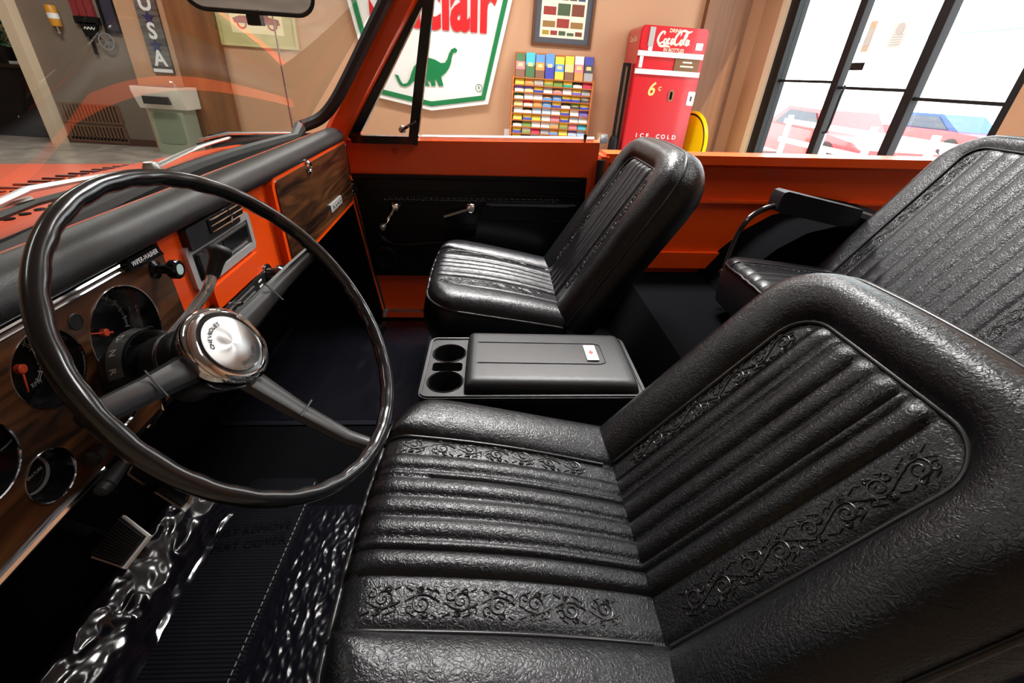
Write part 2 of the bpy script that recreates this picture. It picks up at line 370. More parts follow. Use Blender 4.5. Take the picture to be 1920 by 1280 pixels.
# ---- petrol sign
GRN = mat('green_sign_enamel', srgb(14, 122, 70), .35); SWH = mat('white_sign_enamel', srgb(238, 238, 236), .3); SRED = mat('red_sign_enamel', srgb(208, 30, 34), .35)
sy = YB-.1
cx = -.86
half = [(0, -.515), (.80, -.385), (1.10, .95), (1.02, 1.75)]
outl = [(cx+x, z) for x, z in half]+[(cx-x, z) for x, z in half[::-1][:-1]]
def inset(pts, d):
    n = len(pts); out = []
    for i in range(n):
        a, p, c = V((*pts[i-1], 0)), V((*pts[i], 0)), V((*pts[(i+1) % n], 0))
        e1, e2 = (p-a).normalized(), (c-p).normalized(); n1, n2 = V((-e1.y, e1.x, 0)), V((-e2.y, e2.x, 0))
        m = (n1+n2).normalized(); out.append(tuple((p+m*d/max(.3, m.dot(n1)))[:2]))
    return out
t = T('gas_station_sign', 'large white shield sign with green border, red lettering and green dinosaur', 'sign', (cx, YB-.01, -.5))
b = B(); b.prism([(x, sy, z) for x, z in outl], (0, .09, 0)); b.bevel(.02, 2); t.part('board', b, SWH)
b = B(); o2, i2 = inset(outl, .055), inset(outl, .115)
for k in range(len(o2)):
    k2 = (k+1) % len(o2); b.prism([(o2[k][0], sy-.018, o2[k][1]), (o2[k2][0], sy-.018, o2[k2][1]), (i2[k2][0], sy-.018, i2[k2][1]), (i2[k][0], sy-.018, i2[k][1])], (0, .018, 0))
t.part('border', b, GRN, smooth=0)
dino = [(478,415),(495,420),(508,450),(520,468),(545,465),(560,440),(570,405),(585,370),(620,335),(660,320),(700,332),(735,352),(757,350),(770,330),(780,298),(793,275),(812,266),(826,278),(820,292),(802,294),(795,320),(790,350),(780,378),(762,405),(735,428),(748,478),(724,482),(712,447),(699,442),(705,478),(682,480),(676,450),(655,450),(672,478),(650,480),(636,455),(622,450),(628,478),(606,480),(598,448),(580,455),(560,475),(535,484),(510,478),(495,455),(486,432)]
b = B(); b.prism([RP(580+x/2.977, y/2.977, y=sy-.022) for x, y in dino], (0, .022, 0)); t.part('dinosaur_emblem', b, GRN, smooth=0)
b = B(); a0 = RP(772, 60, y=sy-.02)
b.text('Sinclair', .95, (cx+.05, sy-.02, .765), (1, 0, 0), (0, 0, 1), .004, .035, .60); t.part('lettering', b, SRED, smooth=0)
b = B(); rp = RP(898, 165, y=sy-.003); b.text('R', .06, rp, (1, 0, 0), (0, 0, 1), .002)
b.lathe([(.042, 0), (.042, .002), (.049, .002), (.049, 0)], rp, (0, -1, 0), 20, False); t.part('registered_mark', b, GRN, smooth=0)
# ---- framed poster above the rack
def framed(name, label, cat, x0, x1, z0, z1, fw, fm, mm, mw, y=YB, d=.035):
    t = T(name, label, cat, ((x0+x1)/2, y-.002, z0))
    b = B(); ring(b, ((x0+x1)/2, y-.002, (z0+z1)/2), (1, 0, 0), (0, 0, 1), x1-x0, z1-z0, .004, fw, d, 2); t.part('frame', b, fm)
    b = B(); b.bb((x0+fw*.9, y-.014, z0+fw*.9), (x1-fw*.9, y-.004, z1-fw*.9)); t.part('mat_board', b, mm, smooth=0)
    return t
DKW = mat('brown_frame_wood', srgb(96, 58, 30), .4)
p0, p1 = RP(995, 84, y=YB), RP(1107, 86, y=YB)
t = framed('framed_poster', 'brown framed poster of small car photos above the card rack', 'poster', p0.x, p1.x, p0.z, 1.55, .035, DKW, mat('slate_mat', srgb(78, 80, 88), .7), 0)
iw0, iw1 = p0.x+.11, p1.x-.11
b = B(); b.bb((iw0, YB-.017, p0.z+.1), (iw1, YB-.0145, 1.45)); t.part('print', b, mat('cream_print', srgb(236, 230, 205), .6), smooth=0)
pcs = [mat('photo_%d' % i, srgb(*c), .6) for i, c in enumerate([(120,60,40),(70,90,60),(90,80,70),(150,110,60),(60,80,110),(170,140,40),(150,50,40),(60,60,60)])]
b = B(); zz = p0.z+.13; k = 0
while zz < 1.4:
    h = (.05, .1, .13)[k % 3]; n = (5, 3, 3)[k % 3]; wcell = (iw1-iw0-.04)/n
    for j in range(n):
        b.mi = rnd.randrange(8); b.bb((iw0+.02+j*wcell+.01, YB-.0185, zz), (iw0+.02+(j+1)*wcell-.01, YB-.0172, zz+h*(.7 if rnd.random() < .4 else 1)))
    zz += h+.035; k += 1
t.part('car_photos', b, pcs, smooth=0)
# ---- card rack
OAK = tone(mat('honey_oak', (.4, .17, .05), .4), 'noise', 3, (1, 1, 6), srgb(186, 104, 52), srgb(208, 128, 70))
ra, rb = RP(965, 148, y=7.26), RP(1112, 150, y=7.26)
rx0, rx1 = ra.x, rb.x; rzs = (ra.z+rb.z)/2
rtop = RP(1040, 103, y=7.26).z
nrow = 9; rh = (RP(1040, 262, y=7.26).z - rzs)/8.72
zb = rzs+rh*nrow
t = T('card_rack', 'honey coloured wooden wall rack full of postcards and brochures', 'rack', ((rx0+rx1)/2, YB, zb-.06))
b = B(); b.bb((rx0, YB-.02, zb-.05), (rx1, YB-.001, rtop+.01)); t.part('back_board', b, OAK, smooth=0)
for x in (rx0-.02, rx1+.005):
    b = B(); b.bb((x-.012, YB-.17, zb-.06), (x+.012, YB, rzs+.02)); b.bevel(.004, 1); t.part('side_panel', b, OAK)
for k in range(nrow+1):
    z = rzs+rh*k; yk = 7.26-.02*0
    b = B(); b.bb((rx0-.008, YB-.165, z-.012), (rx1+.008, YB-.02, z)); b.bb((rx0-.008, YB-.165, z-.010), (rx1+.008, YB-.157, z+.003)); t.part('shelf', b, OAK, smooth=0)
ccol = {'y': (244, 214, 60), 'w': (240, 238, 232), 'o': (226, 150, 70), 'p': (226, 130, 140), 'g': (120, 150, 60), 'G': (60, 110, 60), 't': (40, 160, 130), 'k': (52, 50, 50), 'r': (205, 40, 70), 'b': (90, 150, 215), 'B': (50, 60, 170), 'v': (120, 100, 190), 'c': (60, 190, 210), 'n': (130, 84, 54), 's': (170, 165, 165), 'l': (190, 215, 240), 'm': (230, 205, 140)}
cname = {'y': 'yellow', 'w': 'white', 'o': 'orange', 'p': 'pink', 'g': 'olive green', 'G': 'dark green', 't': 'teal', 'k': 'black', 'r': 'crimson', 'b': 'sky blue', 'B': 'deep blue', 'v': 'violet', 'c': 'turquoise', 'n': 'brown', 's': 'grey', 'l': 'pale blue', 'm': 'tan'}
CM = {k: mat('card_'+cname[k].replace(' ', '_'), srgb(*c), .45) for k, c in ccol.items()}
tops = ['Gpn', 'cG', 'bon', 'bB', 'yby', 'ymn', 'wpo', 'Bks']
cards = ['y o ws yg g yt kw r', 'vw vm yB sw np w yv s', 'Gw w w nb b yB yB sk', 'm rw o b yB kw gk yB', 'w kw l l w yB w v', 'y yB y w p yB lw w', 'kw g w w wo yg p c', 'yB wg r s ob y vl l', 'y k b w y c p w']
ordn = ['first', 'second', 'third', 'fourth', 'fifth', 'sixth', 'seventh', 'eighth']
cwid = (rx1-rx0-.01)/8
def card(x, yb_, z0, wd, h, cols, name, label, cat, grp, lean):
    b = B(); n = len(cols); yb2 = yb_+lean
    for k, c in enumerate(cols):
        za, zc = z0+h*(n-1-k)/n, z0+h*(n-k)/n; ya, yc = yb_+lean*(n-1-k)/n, yb_+lean*(n-k)/n
        b.mi = k; b.prism([(x-wd/2, ya, za), (x+wd/2, ya, za), (x+wd/2, yc, zc), (x-wd/2, yc, zc)], (0, .006, 0))
    if n > 1 or cols in 'yob':
        b.mi = n; b.prism([(x-wd*.3, yb_-.001+lean*.45, z0+h*.45), (x+wd*.3, yb_-.001+lean*.45, z0+h*.45), (x+wd*.25, yb_-.001+lean*.6, z0+h*.6), (x-wd*.25, yb_-.001+lean*.6, z0+h*.6)], (0, .0009, 0))
    solo(name, b, [CM[c] for c in cols]+[CM['m' if cols[0] != 'm' else 'n']], label, cat, (x, yb_, z0), None, grp, 0)
for j, c in enumerate(tops):
    x = rx0+.005+cwid*(j+.5)
    nm = ' and '.join(cname[q] for q in dict.fromkeys(c))
    card(x, YB-.152, rzs+.004, cwid*.9, rtop-rzs+.0+rnd.uniform(-.02, .01), c, 'brochure', '%s brochure, %s from the left atop the card rack' % (nm, ordn[j]), 'brochure', 'brochures along the top of the card rack', .1)
for i, row in enumerate(cards):
    for j, c in enumerate(row.split()):
        x = rx0+.005+cwid*(j+.5)+rnd.uniform(-.003, .003); h = (abs(rh)-.018)*rnd.uniform(.88, 1)
        nm = ' and '.join(cname[q] for q in dict.fromkeys(c))
        card(x, YB-.152, rzs+rh*(i+1)+.004, cwid*.92, h, c, 'postcard', '%s postcard, %s from the left in rack row %d below the brochures' % (nm, ordn[j], i+1), 'postcard', 'postcards in the wall rack', .035)
b = B(); sp = RP(950, 250, y=YB); plate(b, (sp.x, YB-.001, sp.z), (1, 0, 0), (0, 0, 1), .075, .12, .008, .008, 3)
t = T('light_switch', 'small white switch plate on the beige wall left of the card rack', 'switch', (sp.x, YB, sp.z-.06)); t.part('plate', b, WHITE)
b = B(); b.box((sp.x, YB-.012, sp.z), (.012, .012, .025)); t.part('toggle', b, WHITE)
# ---- drinks machine
CR = mat('red_machine_enamel', srgb(188, 20, 32), .3, coat=.4); CREAMP = mat('cream_print_letter', srgb(240, 226, 196), .5)
yf = 6.75; mx0, mx1 = RP(1203, 55, y=yf).x, RP(1330, 62, y=yf).x; mtop = RP(1265, 50, y=yf).z
t = T('drinks_machine', 'red vintage soda vending machine with cream script lettering', 'vending machine', ((mx0+mx1)/2, 7.1, GZ))
b = B(); w_ = mx1-mx0; xm = (mx0+mx1)/2
b.prism([(xm+x, yf, (mtop+GZ+.08)/2+z) for x, z in rr2(w_, mtop-GZ-.08, .06, 5)], (0, .62, 0)); b.bevel(.035, 3, 50); t.part('cabinet', b, CR)
b = B(); b.bb((mx0+.05, yf+.05, GZ), (mx1-.05, yf+.55, GZ+.1)); t.part('base', b, BLKM)
def mz(v): return RP(1265, v, y=yf).z
def mxx(u, v=150): return RP(u, v, y=yf-.02).x
zc1, zc2 = mz(104), mz(138)
# positions across the front follow fractions of the door width
fxm = lambda q: mx0+q*w_
b = B(); plate(b, (fxm(.5), yf+.004, (mtop+zc1)/2+.01), (1, 0, 0), (0, 0, 1), w_*.97, mtop-zc1-.05, .05, .018); b.bevel(.004, 2, 50); t.part('upper_door', b, CR)
b = B(); plate(b, (fxm(.5), yf+.004, (zc2-.06+GZ+.35)/2), (1, 0, 0), (0, 0, 1), w_*.97, zc2-.06-GZ-.35, .03, .014); b.bevel(.004, 2, 50); t.part('lower_door', b, CR)
for z in (zc1, zc2):
    b = B(); b.bb((fxm(.0), yf-.035, z-.028), (fxm(.98), yf+.01, z+.028)); b.bevel(.012, 3); t.part('chrome_band', b, BAND)
b = B(); b.bb((fxm(.58), yf-.02, zc2+.03), (fxm(.95), yf, zc1-.03)); pl = t.part('instruction_plate', b, mat('brown_plate', srgb(110, 74, 36), .4))
b = B()
for k, hw in enumerate((.06, .085)): b.box((fxm(.765), yf-.021, (zc1+zc2)/2+.03-.045*k), (hw*2, .002, .016))
t.part('print_lines', b, CREAMP, pl, 0)
b = B(); b.bb((fxm(.04), yf-.03, zc2+.04), (fxm(.09), yf, zc1-.03)); b.bevel(.006, 2); t.part('handle', b, BAND)
zl = (mtop+zc1)/2+.01
b = B(); b.text('DRINK', .055, (fxm(.5), yf-.02, mtop-.045), (1, 0, 0), (0, 0, 1), .002, .01, .95); t.part('lettering', b, CREAMP, smooth=0)
b = B(); b.text('IN BOTTLES', .055, (fxm(.52), yf-.02, zc1+.05), (1, 0, 0), (0, 0, 1), .002, .01, .9); t.part('lettering', b, CREAMP, smooth=0)
def stroke(b, pts, s, o, wd=.03):             # pen stroke in the script lettering
    q = spline([(o[0]+x*s, yf-.017, o[1]+z*s) for x, z in pts], 6); n = len(q)
    b.tube(q, [(wd*s*.5*(.45+1.0*abs(math.sin(PI*(i/(n-1))*1.0))), .004) for i in range(n)], 6, flat=(0, 1, 0))
b = B(); s_ = w_*.43; o_ = (fxm(.26), zl-.045)
for pts in ([(.18,.25),(.20,.32),(.12,.33),(.03,.22),(.0,.08),(.06,.0),(.15,.03),(.22,.1)], [(.28,.15),(.23,.12),(.22,.03),(.27,.0),(.31,.06),(.28,.15)], [(.42,.13),(.37,.15),(.34,.07),(.37,.0),(.44,.04)], [(.54,.14),(.49,.15),(.46,.06),(.49,.0),(.54,.06),(.55,.14),(.54,.03),(.57,.01)],
            [(.555,.10),(.575,.115),(.59,.11)], [(.74,.25),(.77,.32),(.70,.34),(.61,.22),(.58,.08),(.63,-.01),(.72,.02),(.78,.1)], [(.84,.15),(.79,.12),(.78,.03),(.82,.0),(.86,.06),(.84,.15)], [(.91,.1),(.97,.26),(.95,.33),(.90,.2),(.90,.04),(.94,.0)], [(1.06,.14),(1.0,.15),(.98,.06),(1.01,.0),(1.05,.05),(1.07,.14),(1.07,.03),(1.12,.03)],
            [(.02,-.01),(.12,-.07),(.3,-.06),(.46,-.08)], [(.72,.34),(.84,.40),(1.0,.36),(1.12,.40)]):
    stroke(b, pts, s_, o_, .05)
t.part('script_lettering', b, CREAMP, smooth=0)
b = B(); b.text('6', .22, (fxm(.30), yf-.012, mz(171)), (1, 0, 0), (0, 0, 1), .002, .02, .9, shear=.2); b.text('c', .1, (fxm(.43), yf-.012, mz(167)), (1, 0, 0), (0, 0, 1), .002, .01); t.part('price_mark', b, mat('gold_print', srgb(236, 190, 110), .5), smooth=0)
b = B(); ring(b, (fxm(.62), yf-.009, mz(180)), (1, 0, 0), (0, 0, 1), .07, .13, .034, .018, .014); t.part('coin_slot', b, CHROME)
b = B(); plate(b, (fxm(.62), yf-.008, mz(180)), (1, 0, 0), (0, 0, 1), .035, .095, .017, .004); t.part('coin_opening', b, DARK)
b = B(); plate(b, (fxm(.94), yf-.008, mz(183)), (1, 0, 0), (0, 0, 1), .09, .16, .012, .012); lk = t.part('lock_plate', b, CHROME)
b = B(); b.box((fxm(.94), yf-.024, mz(183)), (.018, .02, .06)); t.part('lock_handle', b, DKGREY, lk)
b = B(); b.bb((fxm(.12), yf-.03, mtop-.22), (fxm(.2), yf, mtop-.02)); b.bevel(.008, 2); t.part('coin_mechanism', b, STEEL)
b = B(); plate(b, (fxm(.17), yf-.012, zc1+.07), (1, 0, 0), (0, 0, 1), .05, .08, .012, .01); t.part('keyhole_plate', b, WHITE)
b = B(); plate(b, (fxm(.89), yf-.012, mtop-.19), (1, 0, 0), (0, 0, 1), .09, .075, .008, .01); t.part('price_badge', b, STEEL)
for k, ch in enumerate('ICE COLD'):
    if ch != ' ': b = B(); b.text(ch, .075, (fxm(.2+.087*k), yf-.012, mz(258)), (1, 0, 0), (0, 0, 1), .002, .02); t.part('bottom_letter', b, WHITE, smooth=0)
b = B(); b.text('Coca-Cola', .085, (mx0-.0015, yf+.3, mtop-.14), (0, -1, 0), (0, 0, 1), .0015, .01, .9, shear=.2); t.part('side_lettering', b, CREAMP, smooth=0)
# leaning frame and dark stand left of the machine, yellow disc behind
x0, x1 = RP(1160, 200, y=6.9).x-.02, min(RP(1186, 200, y=6.9).x, mx0-.012); zt = RP(1180, 118, y=6.9).z
t = T('standing_frame', 'tall narrow dark framed board standing left of the red machine', 'frame', ((x0+x1)/2, 6.9, GZ))
b = B(); ring(b, ((x0+x1)/2, 6.95, (zt+GZ)/2), (1, 0, 0), (0, 0, 1), x1-x0, zt-GZ, .005, .035, .04, 1); t.part('frame', b, BLKM)
b = B(); b.bb((x0+.03, 6.93, GZ+.03), (x1-.03, 6.945, zt-.03)); t.part('panel', b, mat('grey_brown_panel', srgb(140, 112, 88), .4), smooth=0)
c = RP(1290, 262, y=7.2)
dsc = V((mx1+.125, 6.95, c.z-.05)); dn = (-.97, -.24, .05)
t = T('round_sign', 'yellow round sign leaning on the wall behind the red machine', 'sign', (dsc.x, dsc.y, GZ))
b = B(); b.lathe([(0, -.02), (.42, -.02), (.445, 0), (.42, .03), (0, .03)], dsc, dn, 48); t.part('disc', b, mat('yellow_enamel', srgb(248, 208, 10), .3))
b = B(); b.lathe([(.39, .031), (.40, .034), (.41, .031)], dsc, dn, 48, False); t.part('rim_line', b, BLKM)
t = T('floor_stand', 'small black stand at the foot of the tall framed board', 'stand', (x0-.06, 6.8, GZ))
cst = RP(1150, 268, y=6.85)
b = B(); b.lathe([(.16, GZ), (.16, GZ+.02), (.02, GZ+.05), (.02, cst.z), (.0, cst.z)], (cst.x, 6.85, 0), (0, 0, 1), 16); t.part('post', b, BLKM)
b = B(); b.lathe([(0, .1), (.05, .09), (.07, .03), (.07, -.12), (.04, -.14), (0, -.14)], (cst.x, 6.85, cst.z), (0, 0, 1), 16); t.part('cap', b, BLKM)
# ---- left side of the room
a1 = RP(418, 84, y=YB); a2 = RP(561, 87, y=YB)
t = framed('framed_picture', 'pale framed picture of an old car beyond the rear view mirror', 'picture', a1.x, a2.x, a1.z, .62, .03, mat('sand_frame', srgb(205, 196, 140), .5), mat('sand_mat', srgb(196, 186, 130), .7), 0)
pz = a1.z
b = B(); b.bb((a1.x+.17, YB-.018, pz+.15), (a2.x-.17, YB-.0145, .5)); t.part('print', b, mat('cream_paper', srgb(240, 226, 178), .7), smooth=0)
b = B(); cxp = (a1.x+a2.x)/2; zq = pz+.24
b.prism([(cxp+x, YB-.021, zq+z) for x, z in [(-.28,.02),(-.3,.07),(-.2,.10),(-.12,.1),(-.08,.2),(.12,.2),(.17,.1),(.29,.08),(.3,.02)]], (0, .0028, 0))
pa = t.part('painted_car', b, mat('maroon_ink', srgb(140, 50, 50), .7), smooth=0)
for q in (-.19, .2):
    b = B(); b.lathe([(.045, 0), (.045, .004), (.065, .004), (.065, 0)], (cxp+q, YB-.0185, zq+.02), (0, -1, 0), 20, False); t.part('painted_wheel', b, mat('red_ink', srgb(170, 60, 50), .7), pa, 0)
# vertical USA sign
u1 = RP(262, 0, y=YB); ub = RP(305, 137, y=YB); ux0 = RP(289, 138, y=YB-.03).x; ux1 = RP(327, 138, y=YB-.03).x
uxc, uw = (ux0+ux1)/2, ux1-ux0
t = T('wooden_letter_sign', 'dark plank sign with stars and white letters U S A hanging on the beige wall', 'sign', (uxc, YB, ub.z))
b = B(); b.bb((ux0, YB-.03, ub.z), (ux1, YB-.002, ub.z+1.18)); b.bevel(.004, 1); t.part('plank', b, tone(mat('weathered_plank', (.1, .1, .1), .7), 'noise', 2.5, (.6, 1, 8), srgb(48, 46, 46), srgb(120, 114, 106)))
for k, ch in enumerate('ASU'): b = B(); b.text(ch, .25, (uxc, YB-.031, ub.z+.165+.306*k), (1, 0, 0), (0, 0, 1), .004, .03, .95); t.part('letter', b, WHITE, smooth=0)
def star(b, x, z, r, y):
    b.prism([(x+(r if k % 2 == 0 else r*.42)*math.sin(PI*k/5), y, z+(r if k % 2 == 0 else r*.42)*math.cos(PI*k/5)) for k in range(10)], (0, .008, 0))
for k in range(3):
    b = B(); star(b, uxc, ub.z+.318+.306*k, uw*.3, YB-.038); t.part('star', b, mat('navy_star', srgb(36, 46, 92), .5), smooth=0)
b = B(); b.bb((ux0+.01, YB-.033, ub.z+.01), (ux1-.01, YB-.031, ub.z+.05)); t.part('stripe_band', b, WHITE, smooth=0)
# return air grille
g0, g1 = RP(112, 205, y=YB+.05), RP(232, 296, y=YB+.05)
gx0, gx1 = -6.12, -5.3
t = T('wall_grille', 'wide brown slatted air grille low on the taupe wall', 'grille', ((gx0+gx1)/2, YB+.05, -1.2))
SLAT = mat('brown_grille_metal', srgb(120, 88, 66), .5)
for zz0, zz1 in ((-1.22, -1.0), (-.97, -.72)):
    b = B(); ring(b, ((gx0+gx1)/2, YB+.048, (zz0+zz1)/2), (1, 0, 0), (0, 0, 1), gx1-gx0, zz1-zz0, .01, .02, .02, 2); fr = t.part('frame', b, SLAT)
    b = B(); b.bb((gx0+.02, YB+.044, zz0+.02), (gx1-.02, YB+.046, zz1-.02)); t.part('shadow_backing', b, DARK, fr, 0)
    b = B(); n = 16
    for k in range(n): x = gx0+.04+(gx1-gx0-.08)*k/(n-1); b.bb((x-.014, YB+.03, zz0+.01), (x+.014, YB+.043, zz1-.01))
    t.part('slats', b, SLAT, fr, 0)
# drinking fountain
fx0, fx1 = -4.66, -4.12; fz = -.42; yfn = YB-.13
t = T('drinking_fountain', 'white floor standing drinking fountain beside the brown pillar', 'fountain', ((fx0+fx1)/2, yfn-.2, GZ))
b = B(); b.bb((fx0+.08, yfn-.32, GZ), (fx1-.02, yfn-.01, fz-.25)); b.bevel(.015, 2); t.part('cabinet', b, mat('grey_green_panel', srgb(150, 158, 138), .4))
b = B(); b.prism([(fx0, yfn-.42, fz-.06), (fx0, yfn-.42, fz), (fx0, yfn, fz), (fx0, yfn, fz-.26), (fx0, yfn-.34, fz-.26)], (fx1-fx0+.06, 0, 0)); b.bevel(.012, 2); t.part('head', b, mat('off_white_enamel', srgb(226, 222, 208), .35))
b = B(); plate(b, ((fx0+fx1)/2+.03, yfn-.22, fz+.001), (1, 0, 0), (0, 1, 0), .5, .34, .05, .006); t.part('basin', b, STEEL)
b = B(); b.tube([(fx1-.12, yfn-.15, fz), (fx1-.13, yfn-.16, fz+.05), (fx1-.16, yfn-.2, fz+.06)], .012, 8); t.part('spout', b, CHROME)
b = B(); b.bb((fx0+.12, yfn-.43, fz-.2), (fx1-.1, yfn-.37, fz-.11)); b.bevel(.01, 2); t.part('push_bar', b, DKGREY)
b = B(); plate(b, ((fx0+fx1)/2+.03, yfn-.321, fz-.5), (1, 0, 0), (0, 0, 1), .34, .38, .06, .006); t.part('front_panel', b, mat('pale_green_panel', srgb(128, 140, 118), .35))
# ornaments on the taupe wall
yy = YB+.05
c = RP(102, 30, y=yy-.05)
t = T('lantern_ornament', 'small orange and yellow can shaped ornament on the taupe wall', 'ornament', (c.x, yy, c.z-.1))
b = B(); b.lathe([(0, -.11), (.055, -.11), (.06, -.1), (.06, .1), (.05, .115), (0, .115)], (c.x, yy-.07, c.z), (0, 0, 1), 20); t.part('can', b, mat('amber_can', srgb(206, 140, 40), .4))
b = B(); b.lathe([(.0605, -.03), (.0615, -.03), (.0615, .03), (.0605, .03)], (c.x, yy-.07, c.z), (0, 0, 1), 20, False); t.part('band', b, WHITE)
b = B(); b.tube([(c.x, yy-.07, c.z-.11), (c.x, yy-.07, c.z-.18)], .008, 6); b.lathe([(0, .0), (.02, 0), (.02, .02), (0, .02)], (c.x, yy-.07, c.z-.19), (0, 0, 1), 10); t.part('drop', b, STEEL)
c = RP(166, 42, y=yy-.04)
t = T('cart_ornament', 'black cart shaped wall ornament with red blocks and a spoked wheel', 'ornament', (c.x, yy, c.z-.3))
b = B(); b.bb((c.x-.16, yy-.06, c.z-.02), (c.x+.14, yy-.005, c.z+.06)); b.prism([(c.x-.12, yy-.06, c.z), (c.x+.1, yy-.06, c.z), (c.x+.07, yy-.06, c.z-.16), (c.x-.08, yy-.06, c.z-.16)], (0, .05, 0)); b.bb((c.x-.05, yy-.05, c.z-.36), (c.x-.02, yy-.02, c.z)); t.part('cart', b, BLKM)
for k in range(3):
    b = B(); b.bb((c.x-.15+.09*k, yy-.06, c.z+.065), (c.x-.07+.09*k, yy-.01, c.z+.28)); b.bevel(.006, 1); t.part('block', b, mat('brick_red', srgb(130, 40, 44), .6))
b = B(); wc = V((c.x+.17, yy-.06, c.z-.2)); b.lathe([(.085, 0), (.085, .015), (.1, .015), (.1, 0), (.085, 0)], wc, (0, -1, 0), 24, False)
for k in range(4): a = PI*k/4; d = V((math.cos(a), 0, math.sin(a)))*.09; b.tube([wc-d, wc+d], .006, 5)
t.part('wheel', b, mat('grey_iron', srgb(130, 130, 132), .5))
b = B(); b.tube(spline([(c.x-.07+.02*k, yy-.0605, c.z-.065+(.014 if k % 2 else -.012)) for k in range(8)], 4), .005, 4); t.part('scribble_mark', b, WHITE, smooth=0)
c0 = RP(217, 55, y=yy)
t = framed('dark_picture', 'dark framed picture on the taupe wall left of the plank sign', 'picture', c0.x-.12, c0.x+.1, c0.z-.05, 1.0, .03, BLKM, mat('dusky_print', srgb(52, 46, 62), .6), 0, yy)
# dark counter with plant and white papers in the passage
t = T('counter', 'black counter cabinet standing in the dark passage', 'counter', (-7.2, 8.0, GZ))
cb = RP(40, 118, y=7.7)
b = B(); b.bb((-8.3, 7.7, GZ), (-6.62, 8.4, cb.z-.06)); b.bevel(.01, 1); t.part('cabinet', b, BLKM)
b = B(); b.bb((-8.35, 7.66, cb.z-.06), (-6.6, 8.42, cb.z-.02)); b.bevel(.008, 1); t.part('top', b, PLASTICG)
c = RP(24, 118, y=7.8)
t = T('paper_stack', 'small stack of white papers on the black counter', 'papers', (c.x, 7.95, cb.z-.02))
b = B(); b.box((c.x, 7.95, cb.z-.005), (.22, .16, .03)); b.box((c.x+.02, 8.0, cb.z+.03), (.1, .02, .07), Matrix.Rotation(.3, 3, 'Z')); t.part('papers', b, WHITE)
c = RP(10, 105, y=8.1)
t = T('potted_plant', 'bushy green plant standing on the black counter at the left edge', 'plant', (c.x, 8.1, cb.z-.02))
b = B(); b.lathe([(0, -.0), (.1, 0), (.14, .2), (.13, .2), (.0, .19)], (c.x, 8.1, cb.z-.02), (0, 0, 1), 18); t.part('pot', b, mat('dark_pot', (.02, .015, .012), .5))
b = B()
for k in range(90):
    a = rnd.uniform(0, 2*PI); el = rnd.uniform(.1, 1.4); L = rnd.uniform(.15, .5); d = V((math.cos(a)*math.cos(el), math.sin(a)*math.cos(el), math.sin(el)))
    p = V((c.x, 8.1, cb.z+.17)); q = p+d*L; sd = d.cross(V((0, 0, 1))).normalized()*rnd.uniform(.02, .04); q2 = q+d*.13+V((0, 0, -.06))
    b.tube([p, q], .003, 3, cap=False); b.quad([q, (q+q2)/2+sd+V((0, 0, .01)), q2, (q+q2)/2-sd+V((0, 0, .01))])
t.part('foliage', b, mat('plant_green', srgb(40, 92, 50), .5))
# ================================================================== THE TRUCK
CAR = TILT
FZ = -.87                                     # front floor of the truck
K = math.tan(R(2.4)); DX = -.487+1.58*K
DASH = TILT @ Matrix.Translation((DX, 0, 0)) @ Matrix.Rotation(R(2.4), 4, 'Z')
X1, Y1, Z1 = V((1, 0, 0)), V((0, 1, 0)), V((0, 0, 1))
def D(u, v, off=0.):                          # point on the dash face
    d = car_dir((u-960)/F, -(v-640)/F, 1); t = (DX+off)/(d.x+K*d.y); return d*t
DI = (TILT.inverted() @ DASH).inverted()
def DD(u, v, off=0.): return DI @ D(u, v, off)   # the same in dash coordinates (out, along, up)

# ---------------------------------------------------------------- body shell
body = T('truck_body', 'orange open truck body around the black interior', 'truck', (0, .85, FZ-.03), CAR)
b = B(); b.bb((-.8, -.06, FZ-.03), (.62, 1.80, FZ)); b.prism([(.46, 0, FZ-.03), (.46, 0, FZ), (.54, 0, -.69), (1.9, 0, -.69), (1.9, 0, -.72), (.56, 0, -.72)], (0, 1.80, 0)); b.prism([(-.8, -.06, FZ), (-.8, -.06, FZ-.03), (-1.0, -.06, -.6), (-.98, -.06, -.58)], (0, 1.78, 0))
body.part('floor_carpet', b, CARPET)
b = B(); b.bb((-1.0, -.06, -.62), (-.95, 1.74, -.335)); body.part('firewall', b, DARK, smooth=0)
b = B(); b.prism([(-.95, 1.688, FZ), (-.452, 1.688, FZ), (-.47, 1.688, -.72), (-.51, 1.688, -.4), (-.515, 1.688, -.2), (-.95, 1.688, -.2)], (0, .11, 0)); b.bevel(.008, 2); body.part('kick_panel', b, DARK)
b = B(); b.tube([(-.508, 1.69, -.385), (-.468, 1.69, -.72), (-.450, 1.69, FZ+.02)], .004, 6); body.part('door_jamb_edge', b, ORANGE)
